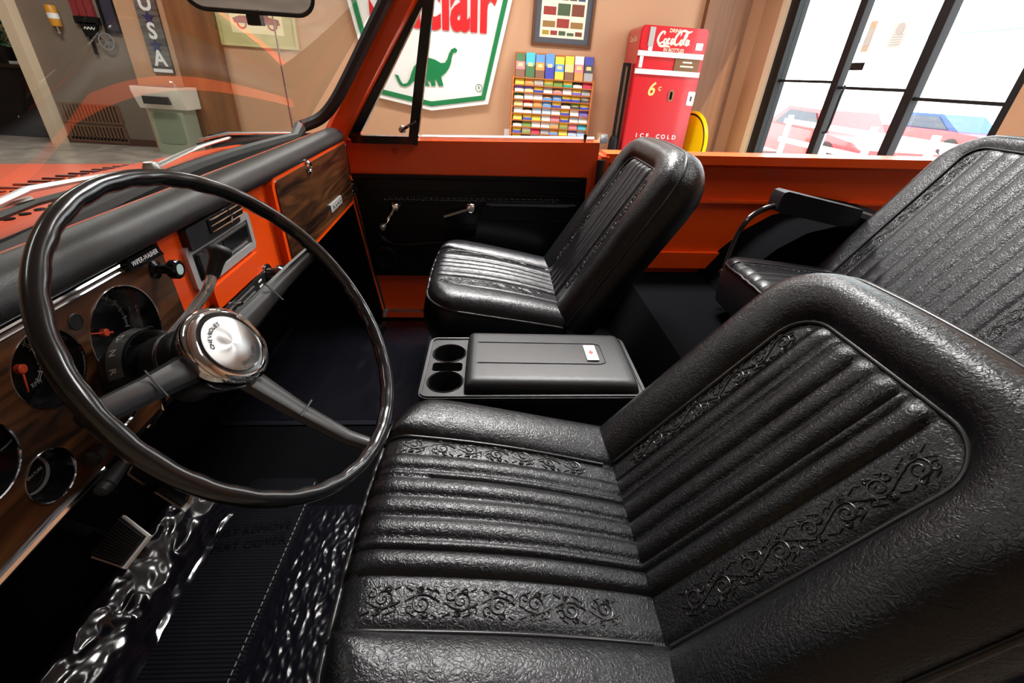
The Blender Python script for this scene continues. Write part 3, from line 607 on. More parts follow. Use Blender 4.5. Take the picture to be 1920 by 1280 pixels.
# hood and cowl
def hood(x, y): q = (y-.85)/.95; return (x, y, -.235-.085*q*q*abs(q)-.02*max(0, (-.95-x)))
b = B(); b.grid(lambda u, v: hood(u, v), lin(-2.3, -.86, 24), lin(-.15, 1.86, 30))
b.grid(lambda u, v: (u, 1.86+.04*math.sin(v*PI/2), hood(u, 1.86)[2]-.25*v), lin(-2.3, -.86, 10), lin(0, 1, 6))
hd = body.part('hood', b, ORANGE, smooth=60)
b = B()
for k in range(46):
    y = .0+k*.037
    for r_ in range(2):
        x = -.97-.06*r_; p = V(hood(x, y)); b.box(p+V((0, 0, .001)), (.045, .009, .005))
body.part('hood_vents', b, mat('dark_red_louvre', srgb(92, 20, 6), .5), hd, smooth=0)
b = B(); b.grid(lambda u, v: (u, v, -.205-.03*((v-.85)/.95)**2), lin(-.86, -.57, 6), lin(-.12, 1.8, 20)); b.grid(lambda u, v: (-.86, v, -.205-.03*((v-.85)/.95)**2-.05*u), lin(0, 1, 3), lin(-.12, 1.8, 20))
cw = body.part('cowl_panel', b, ORANGE)
b = B()
for k in range(62): b.lathe([(0, .0015), (.0075, .0015), (.0075, 0)], (-.722, .0+k*.027, -.205-.03*((.0+k*.027-.85)/.95)**2), (0, 0, 1), 10)
body.part('cowl_vent_holes', b, DARK, cw, smooth=0)
# windscreen base moulding
def wsx(y): q = max(y, .48)-1.1; return -.652+.19*q*q+K*(1.58-y)
b = B(); b.tube([(wsx(y)+.012, y, -.184) for y in lin(-.1, 1.53, 30)]+spline([P(563, 238, y=1.6), P(600, 222, y=1.63), P(627, 192, y=1.63), P(660, 130, y=1.63), P(723, 0, y=1.63), P(765, -80, y=1.63)], 6), [.0145]*30+[.019]*31, 8)
body.part('windshield_seal', b, RUBBER)
b = B(); b.grid(lambda u, v: (DX-K*v-.03-u*(DX-K*v-.03-wsx(v)), v, -.172-.02*math.sin(u*PI)), lin(0, 1, 6), lin(-.1, 1.6, 14)); body.part('defroster_shelf', b, DARK)
# pillar
pb, pt = P(634, 240, y=1.68), P(752, 0, y=1.66); pe = pt+(pt-pb)*.2
b = B(); ax = (pe-pb).normalized(); s1 = ax.cross(Y1).normalized()
b.prism([pb+s1*(x)+Y1*y-ax*.12 for x, y in ((-.036, -.0), (-.03, -.015), (.02, -.012), (.036, .01), (.036, .06), (-.036, .06))], ax*((pe-pb).length+.12)); b.bevel(.006, 2)
body.part('windshield_pillar', b, ORANGE)
b = B(); b.tube(spline([(pe.x, pe.y+.03, pe.z), (pe.x-.03, 1.5, pe.z), (pe.x-.075, .85, pe.z), (pe.x-.03, .1, pe.z), (pe.x, -.03, pe.z)], 8), [(.022, .016)]*33, 10); body.part('windshield_header', b, ORANGE)
# truck bed side behind the door
b = B(); zt = -.235
b.prism([(.40, 1.70, zt), (.40, 1.70, zt-.03), (.40, 1.735, zt-.045), (.40, 1.735, -.89), (.40, 1.84, -.89), (.40, 1.84, zt-.03), (.40, 1.80, zt)], (1.9, 0, 0)); b.bevel(.008, 2)
bs = body.part('bed_side', b, ORANGE)
b = B(); b.bb((.46, 1.722, zt-.17), (2.2, 1.737, zt-.16)); b.bb((.46, 1.715, -.665), (2.2, 1.737, -.60)); b.bevel(.004, 2); body.part('side_ribs', b, ORANGE, bs)
b = B(); b.prism([(.385, 1.70, FZ), (.385, 1.70, zt-.01), (.41, 1.69, zt-.01), (.41, 1.69, FZ)], (0, .1, 0)); b.bevel(.004, 1); body.part('door_pillar', b, ORANGE)
b = B(); b.tube([(.382, 1.695, zt-.02), (.38, 1.695, -.5), (.375, 1.695, FZ+.02)], .012, 8); body.part('door_seal', b, RUBBER)
b = B(); b.bb((-.5, 1.64, FZ-.01), (.4, 1.72, FZ+.012)); b.bevel(.004, 1); body.part('sill_plate', b, CHROME)
b = B(); wq = [P(u, v, y=1.72) for u, v in ((1296, 545), (1318, 505), (1352, 470), (1400, 432), (1450, 405), (1520, 388))]
pr_ = [(q.x, q.z) for q in wq]+[(1.2, -.37), (1.4, -.40), (1.55, -.5), (1.65, -.70)]; pr_[0] = (pr_[0][0], -.70)
b.prism([(x, 1.5, z) for x, z in pr_], (0, .24, 0)); b.bevel(.02, 2); body.part('wheel_housing', b, CARPET)
# windscreen
ws_top = V((.36, -.02, .42))
b = B(); 
def wsp(u, v):
    p = V((wsx(v)+.008, v, -.172)); q = (v-.85)/.75
    return p+V((.335, -.03*q, .40))*u
b.grid(wsp, lin(0, 1, 8), lin(-.08, 1.585, 30))
solo('windshield', b, glass('windshield_glass', (.80, .82, .78), 1.0), 'curved clear windshield glass above the dashboard', 'windshield', (-.55, .75, -.17), CAR, None, 60)
# wipers
def wiper(name, label, ub, um, ue, arm_w):
    t = T('windshield_wiper', label, 'wiper', ub, CAR)
    b = B(); b.lathe([(.018, -.02), (.018, 0), (.012, .012), (0, .014)], ub, (0, 0, 1), 16); b.tube(spline([ub, ub.lerp(um, .5)+Z1*.006, um], 6), [(arm_w*(1-.45*i/12), .004) for i in range(13)], 6); t.part('arm', b, STEEL)
    d = (ue-um); b = B(); b.tube([um-d*.45, um+Z1*.012, ue], [(.004, .004), (.006, .005), (.003, .003)], 6); t.part('blade_holder', b, STEEL)
    b = B(); b.tube([um-d*.5-Z1*.012, um-Z1*.006, ue-Z1*.01], .005, 6); t.part('blade', b, RUBBER)
zc = -.165
wiper('w', 'passenger side silver wiper lying at the right half of the windshield base', P(285, 315, z=-.19), P(430, 258, z=-.188), P(545, 249, z=-.182), .012)
wiper('w', 'driver side silver wiper lying left behind the steering wheel rim', P(-90, 440, z=-.19), P(60, 372, z=-.165), P(235, 322, z=-.165), .008)
b = B(); a0, a1 = P(553, 262, y=1.95), P(498, -40, y=1.95); b.tube([a0, a1], [.004, .0025], 6)
solo('radio_antenna', b, STEEL, 'thin steel radio antenna rod standing beyond the windshield', 'antenna', a0, CAR)
# ---------------------------------------------------------------- mirror
m0, m1, m2, m3 = P(345, -12, y=.66), P(366, 8, y=.66), P(575, 24, y=.71), P(586, -14, y=.71)
t = T('rear_view_mirror', 'black framed rear view mirror hanging at the top of the windshield', 'mirror', (m1+m2)/2, CAR)
ex = (m2-m1).normalized(); ey = (Z1-ex*Z1.dot(ex)).normalized(); ey = (ey+Y1*-.35).normalized(); ey = (ey-ex*ey.dot(ex)).normalized(); wd = (m3-m0).length*1.02
mc = (m1+m2)/2+ey*.026; nn = ex.cross(ey)
b = B(); plate(b, mc-nn*.012, ex, ey, wd, .062, .022, .014); b.bevel(.004, 2, 50); ring(b, mc+nn*.002, ex, ey, wd, .062, .022, .004, .003); t.part('housing', b, PLASTIC)
b = B(); plate(b, mc+nn*.0021, ex, ey, wd-.007, .055, .02, .001); t.part('mirror_glass', b, mat('mirror_silver', (.8, .8, .8), .03, 1))
b = B(); b.box(mc-ey*.036+ex*.0, (.016, .012, .014)); b.bevel(.003, 1); t.part('dimmer_tab', b, PLASTIC)
b = B(); b.tube([mc-nn*.01, mc-nn*.02+Z1*.05, V((pe.x-.07, mc.y+.02, pe.z-.012))], .007, 8); t.part('stem', b, PLASTIC)
# ---------------------------------------------------------------- dashboard
dash = T('dashboard', 'padded black and orange dashboard with woodgrain panels', 'dashboard', (0, .85, -.4), DASH)
prof = [(-.006, -.2), (.010, -.199), (.018, -.191), (.018, -.178), (.010, -.165), (-.006, -.158), (-.022, -.157), (-.032, -.162), (-.034, -.17), (-.02, -.19)]
b = B(); ys = lin(-.12, 1.56, 30)
rows = [(y, 1.0) for y in ys]+[(1.572, .93), (1.58, .75), (1.583, .4)]
pc = (-.008, -.178)
rg = [[b.bm.verts.new((pc[0]+(o-pc[0])*s, y, pc[1]+(z-pc[1])*s)) for o, z in spline([(o, 0, z) for o, z in prof+[prof[0]]], 4) and [(q.x, q.z) for q in spline([V((o, 0, z)) for o, z in prof+[prof[0]]], 4)[:-1]]] for y, s in rows]
for i in range(len(rg)-1):
    for k in range(len(rg[0])): b.bm.faces.new((rg[i][k], rg[i][(k+1) % len(rg[0])], rg[i+1][(k+1) % len(rg[0])], rg[i+1][k]))
b.bm.faces.new(rg[0]); b.bm.faces.new(rg[-1][::-1])
dash.part('dash_pad', b, VINYL, smooth=50)
b = B(); b.prism([(-.032, -.12, -.1615), (-.05, -.12, -.165), (-.05, -.12, -.175), (-.03, -.12, -.175)], (0, 1.7, 0)); dash.part('dash_top_edge', b, ORANGE)
b = B(); b.bb((-.06, .602, -.395), (0, 1.585, -.199)); b.bevel(.004, 2)
mp = dash.part('metal_panel', b, ORANGE)
# centre stack
def dplate(p, name, y, z, w_, h, r, o0, o1, m, parent=None, bev=.0, label=None):
    b = B(); plate(b, (o0, y, z), Y1, Z1, w_, h, r, o1-o0)
    if bev: b.bevel(bev, 2, 50)
    return p.part(name, b, m, parent, label=label)
def dring(p, name, y, z, w_, h, r, wd, o0, o1, m, parent=None):
    b = B(); ring(b, (o0, y, z), Y1, Z1, w_, h, r, wd, o1-o0); return p.part(name, b, m, parent)
# glove box
dplate(dash, 'glove_box_surround', 1.272, -.292, .622, .196, .022, -.002, .016, ORANGE, None, .006)
gd = dplate(dash, 'glove_box_door', 1.275, -.289, .598, .176, .014, .0158, .0185, WOOD, None, .001)
lp = DD(577, 313, .018)
b = B(); b.lathe([(.0, .0), (.016, 0), (.016, .004), (.012, .007), (.011, .004), (.0, .004)], (.018, lp.y, lp.z), X1, 24); lk = dash.part('glove_box_lock', b, CHROME, gd)
bp0 = DD(630, 382, .02); 
b = B(); plate(b, (.0185, bp0.y, bp0.z), Y1, Z1, .12, .022, .002, .004); bdg = dash.part('glove_box_badge', b, GREYM, gd)
b = B(); b.tube(spline([(.0228, bp0.y-.05+.012*k, bp0.z+(.005 if k % 2 else -.005)) for k in range(9)], 4), .0011, 4); dash.part('badge_script', b, CHROME, gd, 0)
# radio
ry, rz_ = .748, -.262
dring(dash, 'radio_bezel', ry, rz_, .213, .068, .010, .0125, .0, .007, GREYM)
rd = dplate(dash, 'radio', ry+.004, rz_, .188, .045, .004, -.002, .004, DKGREY, None)
for k in range(2): dplate(dash, 'radio_button_block', ry-.078+.02*k, rz_-.002, .015, .040-.004*k, .004, .004, .012-.003*k, DKGREY, rd, .002)
b = B(); b.bb((.004, ry-.0, rz_-.008), (.0055, ry+.088, rz_+.012)); dash.part('radio_display', b, PLASTICG, rd)
b = B(); b.bb((.004, ry-.04, rz_+.015), (.007, ry+.088, rz_+.019)); dash.part('tuning_slot', b, STEEL, rd)
b = B(); [b.box((.0047, ry+.006+.0065*k, rz_-.015), (.001, .004, .003)) for k in range(12)]; dash.part('dial_marks', b, GREYM, rd, 0)
b = B(); b.bb((.004, ry-.048, rz_-.015), (.006, ry-.034, rz_+.012)); dash.part('preset_buttons', b, mat('slate_blue_button', srgb(60, 70, 110), .4), rd)
# air vent under the pad
vy, vz = .765, -.2145
dplate(dash, 'air_vent', vy-.035, vz-.004, .16, .033, .004, -.002, .012, PLASTIC, None, .002)
va = dash.o.children[-1]
b = B()
dplate(dash, 'vent_mouth', vy, vz, .115, .022, .002, .012, .0135, DARK, va)
for k in range(3):
    b = B(); b.tube([(.016, vy-.056, vz-.009+.009*k), (.016, vy+.056, vz-.009+.009*k)], .0013, 6); dash.part('vent_slat', b, CHROME, va)
b = B(); b.tube([(.0165, vy+.005, vz+.011), (.019, vy+.009, vz), (.0165, vy+.005, vz-.011)], .0016, 6); dash.part('vent_divider', b, CHROME, va)
# ash tray, heater control, lighter
dplate(dash, 'ash_tray', .757, -.319, .178, .036, .008, -.001, .012, ORANGE, None, .004)
hc = dplate(dash, 'heater_control', .757, -.3665, .20, .046, .003, -.001, .007, CHROME, None, .001)
dplate(dash, 'control_face', .757, -.3665, .193, .040, .002, .007, .0075, BLACKF, hc)
for k in range(3):
    b = B(); b.bb((.0075, .695, -.377+.0105*k), (.009, .80, -.3745+.0105*k)); dash.part('slider_slot', b, STEEL, hc)
    b = B(); b.box((.013, .70+.012*k, -.3757+.0105*k), (.012, .006, .006)); b.bevel(.001, 1); dash.part('slider_knob', b, CHROME, hc)
b = B()
for k in range(3): b.box((.0077, .828, -.376+.0105*k), (.0006, .014, .0035))
dash.part('control_marks', b, WHITE, hc, 0)
b = B(); b.lathe([(.022, 0), (.022, .003), (.015, .005), (.012, .018), (.019, .022), (.020, .03), (.016, .036), (0, .036)], (0, .878, -.363), X1, 28); dash.part('cigarette_lighter', b, PLASTICG)
b = B(); b.lathe([(.0165, .0), (.021, .004), (.021, .0)], (.0, .878, -.363), X1, 28, False); dash.part('lighter_ring', b, CHROME)
dplate(dash, 'blank_switch', .66, -.335, .018, .012, .002, -.001, .004, PLASTIC)
# ball vent at the door end of the dash
b = B(); b.lathe([(.0, .012), (.012, .012), (.024, .006), (.027, -.01), (.03, -.01), (.03, .004), (.024, .01)], (.006, 1.604, -.345), (1, -.35, 0), 28); dash.part('side_air_knob', b, CHROME)
b = B(); ring(b, (-.004, 1.6, -.345), Y1, Z1, .075, .085, .036, .012, .012); b.bevel(.003, 1, 50); dash.part('side_vent_surround', b, ORANGE)
# instrument cluster
GA = [('fuel_gauge', .495, -.281, .0575), ('tachometer', .388, -.2615, .0405), ('temperature_gauge', .333, -.351, .0272), ('speedometer', .288, -.293, .0385), ('oil_gauge', .236, -.352, .0272)]
b = B(); plate(b, (-.004, .245, -.2985), Y1, Z1, .714, .187, .012, .006); cl = dash.part('instrument_panel', b, WOOD)
b = B()
for n_, y, z, r_ in GA: b.lathe([(r_-.0012, -.05), (r_-.0012, .05)], V((0, y, z))-V(dash.base), X1, 40)
b.lathe([(.0085, -.05), (.0085, .05)], V((0, .436, -.235))-V(dash.base), X1, 24)
cut(cl, b)
b = B(); b.bb((-.07, -.12, -.40), (-.062, .602, -.199)); b.bb((-.062, -.12, -.40), (-.0, .602, -.393)); b.bb((-.062, -.12, -.205), (-.004, .602, -.199)); dash.part('cluster_housing', b, DARK, smooth=0)
b = B(); b.tube([(.003, -.11, -.2065), (.003, .575, -.2065)], .0022, 6); b.tube([(.003, -.11, -.213), (.003, .53, -.213)], .0014, 6); b.tube(spline([(.003, .575, -.2065), (.003, .592, -.2085), (.003, .6, -.22)], 5), .002, 6); dash.part('upper_chrome_trim', b, CHROME)
b = B(); b.tube([(.003, -.11, -.391), (.003, .38, -.391)], .0035, 6); dash.part('lower_chrome_trim', b, CHROME)
LENS = glass('gauge_lens', (.93, .93, .93), .8)
def gauge(name, y, z, r_, na, text, ticks, tail):
    dp = -.032 if r_ > .03 else -.02
    b = B(); b.lathe([(r_-.0022, -.002), (r_-.0017, .0025), (r_-.0004, .003), (r_, .0015), (r_, -.002)], (0, y, z), X1, 48, False)
    g = dash.part(name, b, CHROME)
    b = B(); b.lathe([(r_-.002, .001), (r_-.004, dp*.5), (r_-.010, dp), (0, dp-.001)], (0, y, z), X1, 40, False); dash.part('gauge_face', b, PLASTICG, g)
    b = B(); b.lathe([(r_-.0095, dp+.001), (r_-.0085, dp+.004), (r_-.0075, dp+.001)], (0, y, z), X1, 40, False); dash.part('inner_ring', b, GREYM, g)
    b = B(); rt = r_-.013
    for a in ticks:
        d = V((0, math.sin(a), math.cos(a))); e = V((0, math.cos(a), -math.sin(a))); p = V((dp+.0012, y, z))
        b.quad([p+d*(rt-.005)+e*.0006, p+d*(rt+.003)+e*.0006, p+d*(rt+.003)-e*.0006, p+d*(rt-.005)-e*.0006])
    if ticks:
        for s_ in (-.0, -.0022):
            n = len(ticks)
            for a, c in zip(ticks, ticks[1:]):
                if c-a > .5: continue
                pa, pc_ = [V((dp+.0012, y, z))+V((0, math.sin(q), math.cos(q)))*(rt+s_) for q in (a, c)]
                b.tube([pa, pc_], .0004, 4)
    for tx, a, rr_, sz in text:
        b.text(tx, sz, (dp+.001, y+rr_*math.sin(a), z+rr_*math.cos(a)), Y1, Z1, .0005, .01)
    dash.part('gauge_marks', b, mat('dim_gauge_print', (.33, .33, .32), .6), g, 0)
    if na is not None:
        d = V((0, math.sin(na), math.cos(na))); p = V((dp+.006, y, z)); e = V((0, d.z, -d.y))
        b = B(); b.prism([p+d*(r_-.016)+e*.0004, p+d*(r_-.016)-e*.0004, p-e*.0012-d*(.012 if tail else .0), p+e*.0012-d*(.012 if tail else 0)], (.001, 0, 0)); b.lathe([(.0048, -.003), (.0048, .002), (.0036, .003), (0, .003)], p, X1, 20); dash.part('needle', b, REDN, g)
    b = B(); b.lathe([(r_-.004, .0015), (0, .0015)], (0, y, z), X1, 40, False); dash.part('lens', b, LENS, g, 0)
tk = [R(a) for a in (-58, -46, -34, -22, -8)]+[R(a) for a in (28, 44, 60, 76, 92, 108)]
gauge(*GA[0], R(-64), [('FUEL', R(-28), .038, .007), ('FULL', R(6), .041, .007)], tk, True)
gauge(*GA[1], R(-165), [('RPM', R(158), .026, .0065)], [R(a) for a in range(-150, 151, 20)], False)
gauge(*GA[2], None, [('TEMPERATURE', R(180), .002, .0042)], [], False)
gauge(*GA[3], R(-120), [('80', R(70), .026, .009)], [R(a) for a in range(-120, 121, 15)], False)
gauge(*GA[4], R(-40), [], [R(a) for a in (-40, 0, 40)], False)
b = B(); b.lathe([(.0092, .0025), (.008, .003), (.008, -.003), (0, -.003)], (0, .436, -.235), X1, 24); dash.part('blank_plug', b, PLASTIC)
# wiper switch
q = DD(271, 481, .01)
dplate(dash, 'wiper_label_plate', q.y, q.z-.001, .062, .015, .004, .002, .01, PLASTICG, None, .001)
wl = dash.o.children[-1]
b = B(); b.text('WIPER-WASHER', .0085, (.0102, q.y, q.z-.001), Y1, Z1, .0004, .015, .83); dash.part('label_lettering', b, WHITE, wl, 0)
q = DD(288, 505, .0)
b = B(); b.lathe([(.012, 0), (.012, .004), (.006, .006), (.006, .018), (.010, .02), (.0125, .023), (.0125, .031), (.011, .033), (.0085, .0335), (.008, .0325), (0, .0325)], (0, q.y, q.z), X1, 32); wk = dash.part('wiper_knob', b, PLASTICG)
b = B(); b.lathe([(0, .0332), (.007, .0332), (.007, .0326)], (0, q.y, q.z), X1, 28); dash.part('knob_disc', b, PALE, wk)
# ---------------------------------------------------------------- steering wheel and column
n_ = V((math.cos(R(34.8))*math.cos(R(4.9)), -math.sin(R(4.9)), math.sin(R(34.8))*math.cos(R(4.9)))).normalized()
C = V((-.2565, .4568, -.2556)); e1 = (Y1-n_*Y1.dot(n_)).normalized(); e2 = n_.cross(e1); e2 = -e2 if e2.z < 0 else e2
def onplane(u, v, off):
    d = car_dir((u-960)/F, -(v-640)/F, 1); return d*((C.dot(n_)+off)/d.dot(n_))
hub = onplane(421, 653, -.052)
colend = D(225, 708, .0); cax = (hub-colend).normalized()
sw = T('steering_wheel', 'large thin black steering wheel with a silver horn cap', 'steering wheel', hub, CAR)
NR = 180; b = B(); rings = []
for i in range(NR):
    a = 2*PI*i/NR; d = e1*math.cos(a)+e2*math.sin(a); c = C+d*.1905; rg = []
    for k in range(14):
        t = 2*PI*k/14; ro = .0086; cx_, cz_ = math.cos(t), math.sin(t)
        if cx_ < -.2: ro *= 1+.13*(-cx_)*(1 if math.sin(a*34) > 0 else .1)
        rg.append(b.bm.verts.new(c+d*cx_*ro*.95+n_*cz_*ro*1.12))
    rings.append(rg)
for i in range(NR):
    for k in range(14): b.bm.faces.new((rings[i][k], rings[(i+1) % NR][k], rings[(i+1) % NR][(k+1) % 14], rings[i][(k+1) % 14]))
sw.part('rim', b, mat('black_wheel_plastic', (.010, .010, .011), .2, coat=.3), smooth=60)
for (u, v) in ((583, 478), (697, 826), (180, 772)):
    q = onplane(u, v, -.004); d = (q-C).normalized(); q = C+d*.190-n_*.004; dd = (q-hub); s_ = dd.cross(n_).normalized(); h0 = hub-n_*.018
    pts = [h0+dd*.18, h0+dd*.55+n_*.0, h0+dd*.86+n_*.006, q]
    b = B()
    rgs = []
    for i, p in enumerate(pts):
        wv = (.018, .013, .011, .0095)[i]; th = .0065
        rgs.append([b.bm.verts.new(p+s_*x*wv+n_*z*th) for x, z in ((-1, -.6), (-.75, .55), (-.3, 1), (.3, 1), (.75, .55), (1, -.6), (.4, -2.2), (-.4, -2.2))])
    for i in range(3):
        for k in range(8): b.bm.faces.new((rgs[i][k], rgs[i][(k+1) % 8], rgs[i+1][(k+1) % 8], rgs[i+1][k]))
    b.bm.faces.new(rgs[0]); b.bm.faces.new(rgs[-1])
    b.bevel(.0015, 2, 30); sp = sw.part('spoke', b, PLASTIC)
    b = B(); p = h0+dd*.56+n_*.0095; b.box(p, (.002, .001, .03), Matrix((dd.normalized(), n_, s_)).transposed()); sw.part('spoke_joint', b, RUBBER, sp)
b = B(); b.lathe([(0.0332, -.075), (0.0332, -.05), (0.0414, -.03), (0.0450, -.018), (0.0460, -.008), (0.0424, 0)], hub, n_, 48); sw.part('hub', b, PLASTIC)
b = B(); b.lathe([(0.0464, -.012), (0.0492, -.006), (0.0502, .002), (0.0478, .010), (0.0424, .0145), (0.0396, .015), (0.0382, .0125)], hub, n_, 64, False); hr = sw.part('horn_ring', b, CHROME, smooth=60)
b = B(); b.lathe([(0.0382, .0122), (0.0346, .0124), (0.0340, .0115)], hub, n_, 64, False); sw.part('black_band', b, PLASTICG, hr)
# spun metal disc in its own frame so that the brushing runs around its centre
me = B(); me.lathe([(0.0342, .0), (0.0342, .0015), (0.0332, .0022), (0, .0024)], (0, 0, 0), (0, 0, 1), 72)
o = mesh('horn_cap', me, SPUN, (0, 0, 0)); o.parent = sw.o; o.matrix_local = Matrix.Translation(n_*.0118) @ Matrix((e1, e2, n_)).transposed().to_4x4() if e1.cross(e2).dot(n_) > 0 else Matrix.Translation(n_*.0118) @ Matrix((-e1, e2, n_)).transposed().to_4x4()
right = (P(500, 655, y=.4)-P(340, 655, y=.4)); right = (right-n_*right.dot(n_)).normalized(); upv = n_.cross(right)
b = B()
def arc(tx, a0, a1, rr_, sz):
    for k, ch in enumerate(tx):
        a = R(a0+(a1-a0)*k/(len(tx)-1)); d = right*math.cos(a)+upv*math.sin(a)
        tang = right*math.sin(a)-upv*math.cos(a)
        if a1 > a0: tang = -tang
        yv = n_.cross(tang)
        b.text(ch, sz, hub+n_*.0146+d*rr_, tang, yv, .0004, .045)
arc('CHEVROLET', 238, 158, .0250, .0064); arc('DIVISION', -30, 34, .0262, .0060)
sw.part('cap_lettering', b, BLACKF, hr, 0)
sc_t = T('steering_column', 'black steering column with shift indicator and chrome levers', 'steering column', colend, CAR)
L_ = (hub-colend).length
b = B(); b.lathe([(.028, -.03), (.031, 0), (.0315, L_*.42), (.030, L_*.44)], colend, cax, 40); sc_t.part('column_jacket', b, PLASTIC)
b = B(); b.lathe([(.028, L_*.44), (.034, L_*.45), (.034, L_*.58), (.031, L_*.6), (.031, L_*.61), (.034, L_*.615), (.036, L_*.78), (.031, L_*.86), (.03, L_*.9)], colend, cax, 40); sc_t.part('shift_collar', b, VINYL)
b = B(); b.lathe([(.0325, L_*.6), (.0335, L_*.607), (.0325, L_*.614)], colend, cax, 40, False); sc_t.part('collar_ring', b, STEEL)
# shift indicator housing above the jacket
upc = (Z1-cax*Z1.dot(cax)).normalized(); sdc = cax.cross(upc)
def colp(a, h, r_): return colend+cax*h+(upc*math.cos(a)+sdc*math.sin(a))*r_
b = B(); A = lin(R(-70), R(80), 14)
b.grid(lambda a, q: colp(a, L_*(.12+.3*q), .0315+.017*math.sin(PI*min(1, q*1.2)*.5+.4)*(1-.25*q)), A, lin(0, 1, 6)); si = sc_t.part('shift_indicator', b, PLASTIC, smooth=60)
b = B(); b.grid(lambda a, q: colp(a, L_*(.29+.11*q), .0495-.004*q), lin(R(-60), R(70), 14), lin(0, 1, 3)); sc_t.part('indicator_window', b, mat('smoked_window', (.05, .048, .045), .25), si, smooth=60)
b = B()
for k, ch in enumerate('PRNDSL'):
    a = R(84-24*k)*(1 if (colp(R(40), L_*.3, .06)-colp(R(-40), L_*.3, .06)).dot(right) < 0 else -1)
    rdir = upc*math.cos(a)+sdc*math.sin(a); ex_ = cax.cross(rdir); ey_ = -cax
    if ex_.dot(right) < 0: ex_ = -ex_
    ey_ = rdir.cross(ex_); ey_ = ey_ if ey_.dot(cax) < 0 else ey_
    b.text(ch, .0115, colp(a, L_*.345, .0485), ex_, ey_, .001 if ex_.cross(ey_).dot(rdir) > 0 else -.001, .015)
sc_t.part('indicator_lettering', b, mat('pale_print', (.6, .58, .52), .5), si, 0)
# gear lever
g0, g1, g2, g3 = colend+cax*L_*.5, P(303, 655, y=.515), P(392, 535, y=.59), P(402, 505, y=.605)
g4 = P(413, 468, y=.62)
b = B(); b.tube(spline([g0, g1, P(350, 596, y=.555), P(383, 552, y=.583), g2, g3], 8), .0068, 12); gl = sc_t.part('gear_lever', b, BRIGHT, smooth=60)
ka = (g4-g3).normalized(); kl = (g4-g3).length
b = B(); b.lathe([(.0072, -.012), (.0088, -.006), (.0092, kl*.3), (.0105, kl*.55), (.0145, kl*.8), (.0155, kl*.95), (.0135, kl*1.12), (.008, kl*1.2), (0, kl*1.22)], g3, ka, 28); sc_t.part('gear_knob', b, RUBBER, gl, smooth=60)
for (u0, v0, y0, u1, v1, y1, u2, v2, y2) in ((246, 780, .44, 193, 842, .385, 168, 864, .365), (306, 768, .46, 232, 868, .385, 188, 922, .345)):
    a, c, e = P(u0, v0, y=y0), P(u1, v1, y=y1), P(u2, v2, y=y2)
    b = B(); b.tube([colend+cax*L_*.4, a, c], [.003, .0032, .0032], 8); st = sc_t.part('stalk', b, CHROME)
    k2 = (e-c).normalized(); kl2 = (e-c).length
    b = B(); b.lathe([(.0035, -.004), (.006, 0), (.0085, kl2*.6), (.0088, kl2*.75), (.0075, kl2*.78), (.0088, kl2*.82), (.007, kl2), (0, kl2*1.05)], c, k2, 18); sc_t.part('stalk_knob', b, RUBBER, st)
# ---------------------------------------------------------------- pedals
def pedal(name, label, px, z, thick=.005):
    q = [P(u, v, z=z_) for u, v, z_ in px]; c = sum(q, V())/len(q)
    nn = ((q[1]-q[0]).cross(q[2]-q[0])).normalized(); nn = nn if nn.z > 0 else -nn
    t = T(name, label, 'pedal', c, CAR)
    if (q[1]-q[0]).cross(q[2]-q[1]).dot(nn) < 0: q = q[::-1]
    b = B(); b.prism([p-nn*thick for p in q], nn*thick); b.bevel(.002, 2, 60); t.part('pad_rim', b, RIMW)
    qi = [c+(p-c)*.9 for p in q]; b = B(); b.prism([p+nn*.001 for p in qi], nn*.004); b.bevel(.002, 2, 60)
    pdp = t.part('rubber_pad', b, RUBBER)
    b = B(); k_ = 14; ea, eb = qi[1]-qi[0], qi[2]-qi[3]
    for k in range(1, k_):
        s0, s1 = qi[0]+(qi[3]-qi[0])*k/k_, qi[1]+(qi[2]-qi[1])*k/k_
        b.tube([s0+nn*.0055, s1+nn*.0055], .0016, 4)
    t.part('pad_ribs', b, RUBBER, pdp)
    b = B(); b.tube([c-nn*thick, c-nn*.08+V((-.1, 0, .05)), V((-.95, c.y, -.35))], .009, 8); t.part('pedal_arm', b, DARK)
pedal('brake_pedal', 'wide black brake pedal with bright rim below the steering wheel', [(238, 888, -.70), (345, 957, -.70), (356, 945, -.70), (372, 905, -.66), (265, 838, -.66)][:5], -.7)
pedal('parking_brake_pedal', 'smaller ribbed pedal with silver rim left of the brake pedal', [(231, 965, -.62), (281, 1004, -.62), (232, 1066, -.645), (170, 1045, -.645)], -.62)
# ---------------------------------------------------------------- passenger door
YD = 1.70
door = T('passenger_door', 'orange passenger door with black trim panel and chrome cranks', 'door', (-.06, YD+.03, FZ), CAR)
zt0 = -.205
def PD(u, v, dy=0): return P(u, v, y=YD+dy)
b = B(); ol = [(-.505, zt0-.003), (.372, zt0+.005), (.372, FZ+.02), (-.44, FZ+.02), (-.455, -.72), (-.5, -.4)]
b.prism([(x, YD, z) for x, z in ol], (0, .09, 0)); b.bevel(.020, 5, 50); door.part('door_shell', b, ORANGE)
b = B(); b.lathe([(.0, -.001), (.010, -.001), (.013, .001), (.013, 0)], PD(740, 283), (0, -1, 0), 16, False); b.lathe([(0, 0), (.0095, .0003)], PD(740, 283)+V((0, -.0002, 0)), (0, -1, 0), 16, False); door.part('access_plug', b, mat('dull_orange_plug', srgb(190, 56, 14), .5))
pTL, pTR, pBL = PD(661, 324), PD(1100, 326), PD(705, 513)
zT, zB = pTL.z, pBL.z
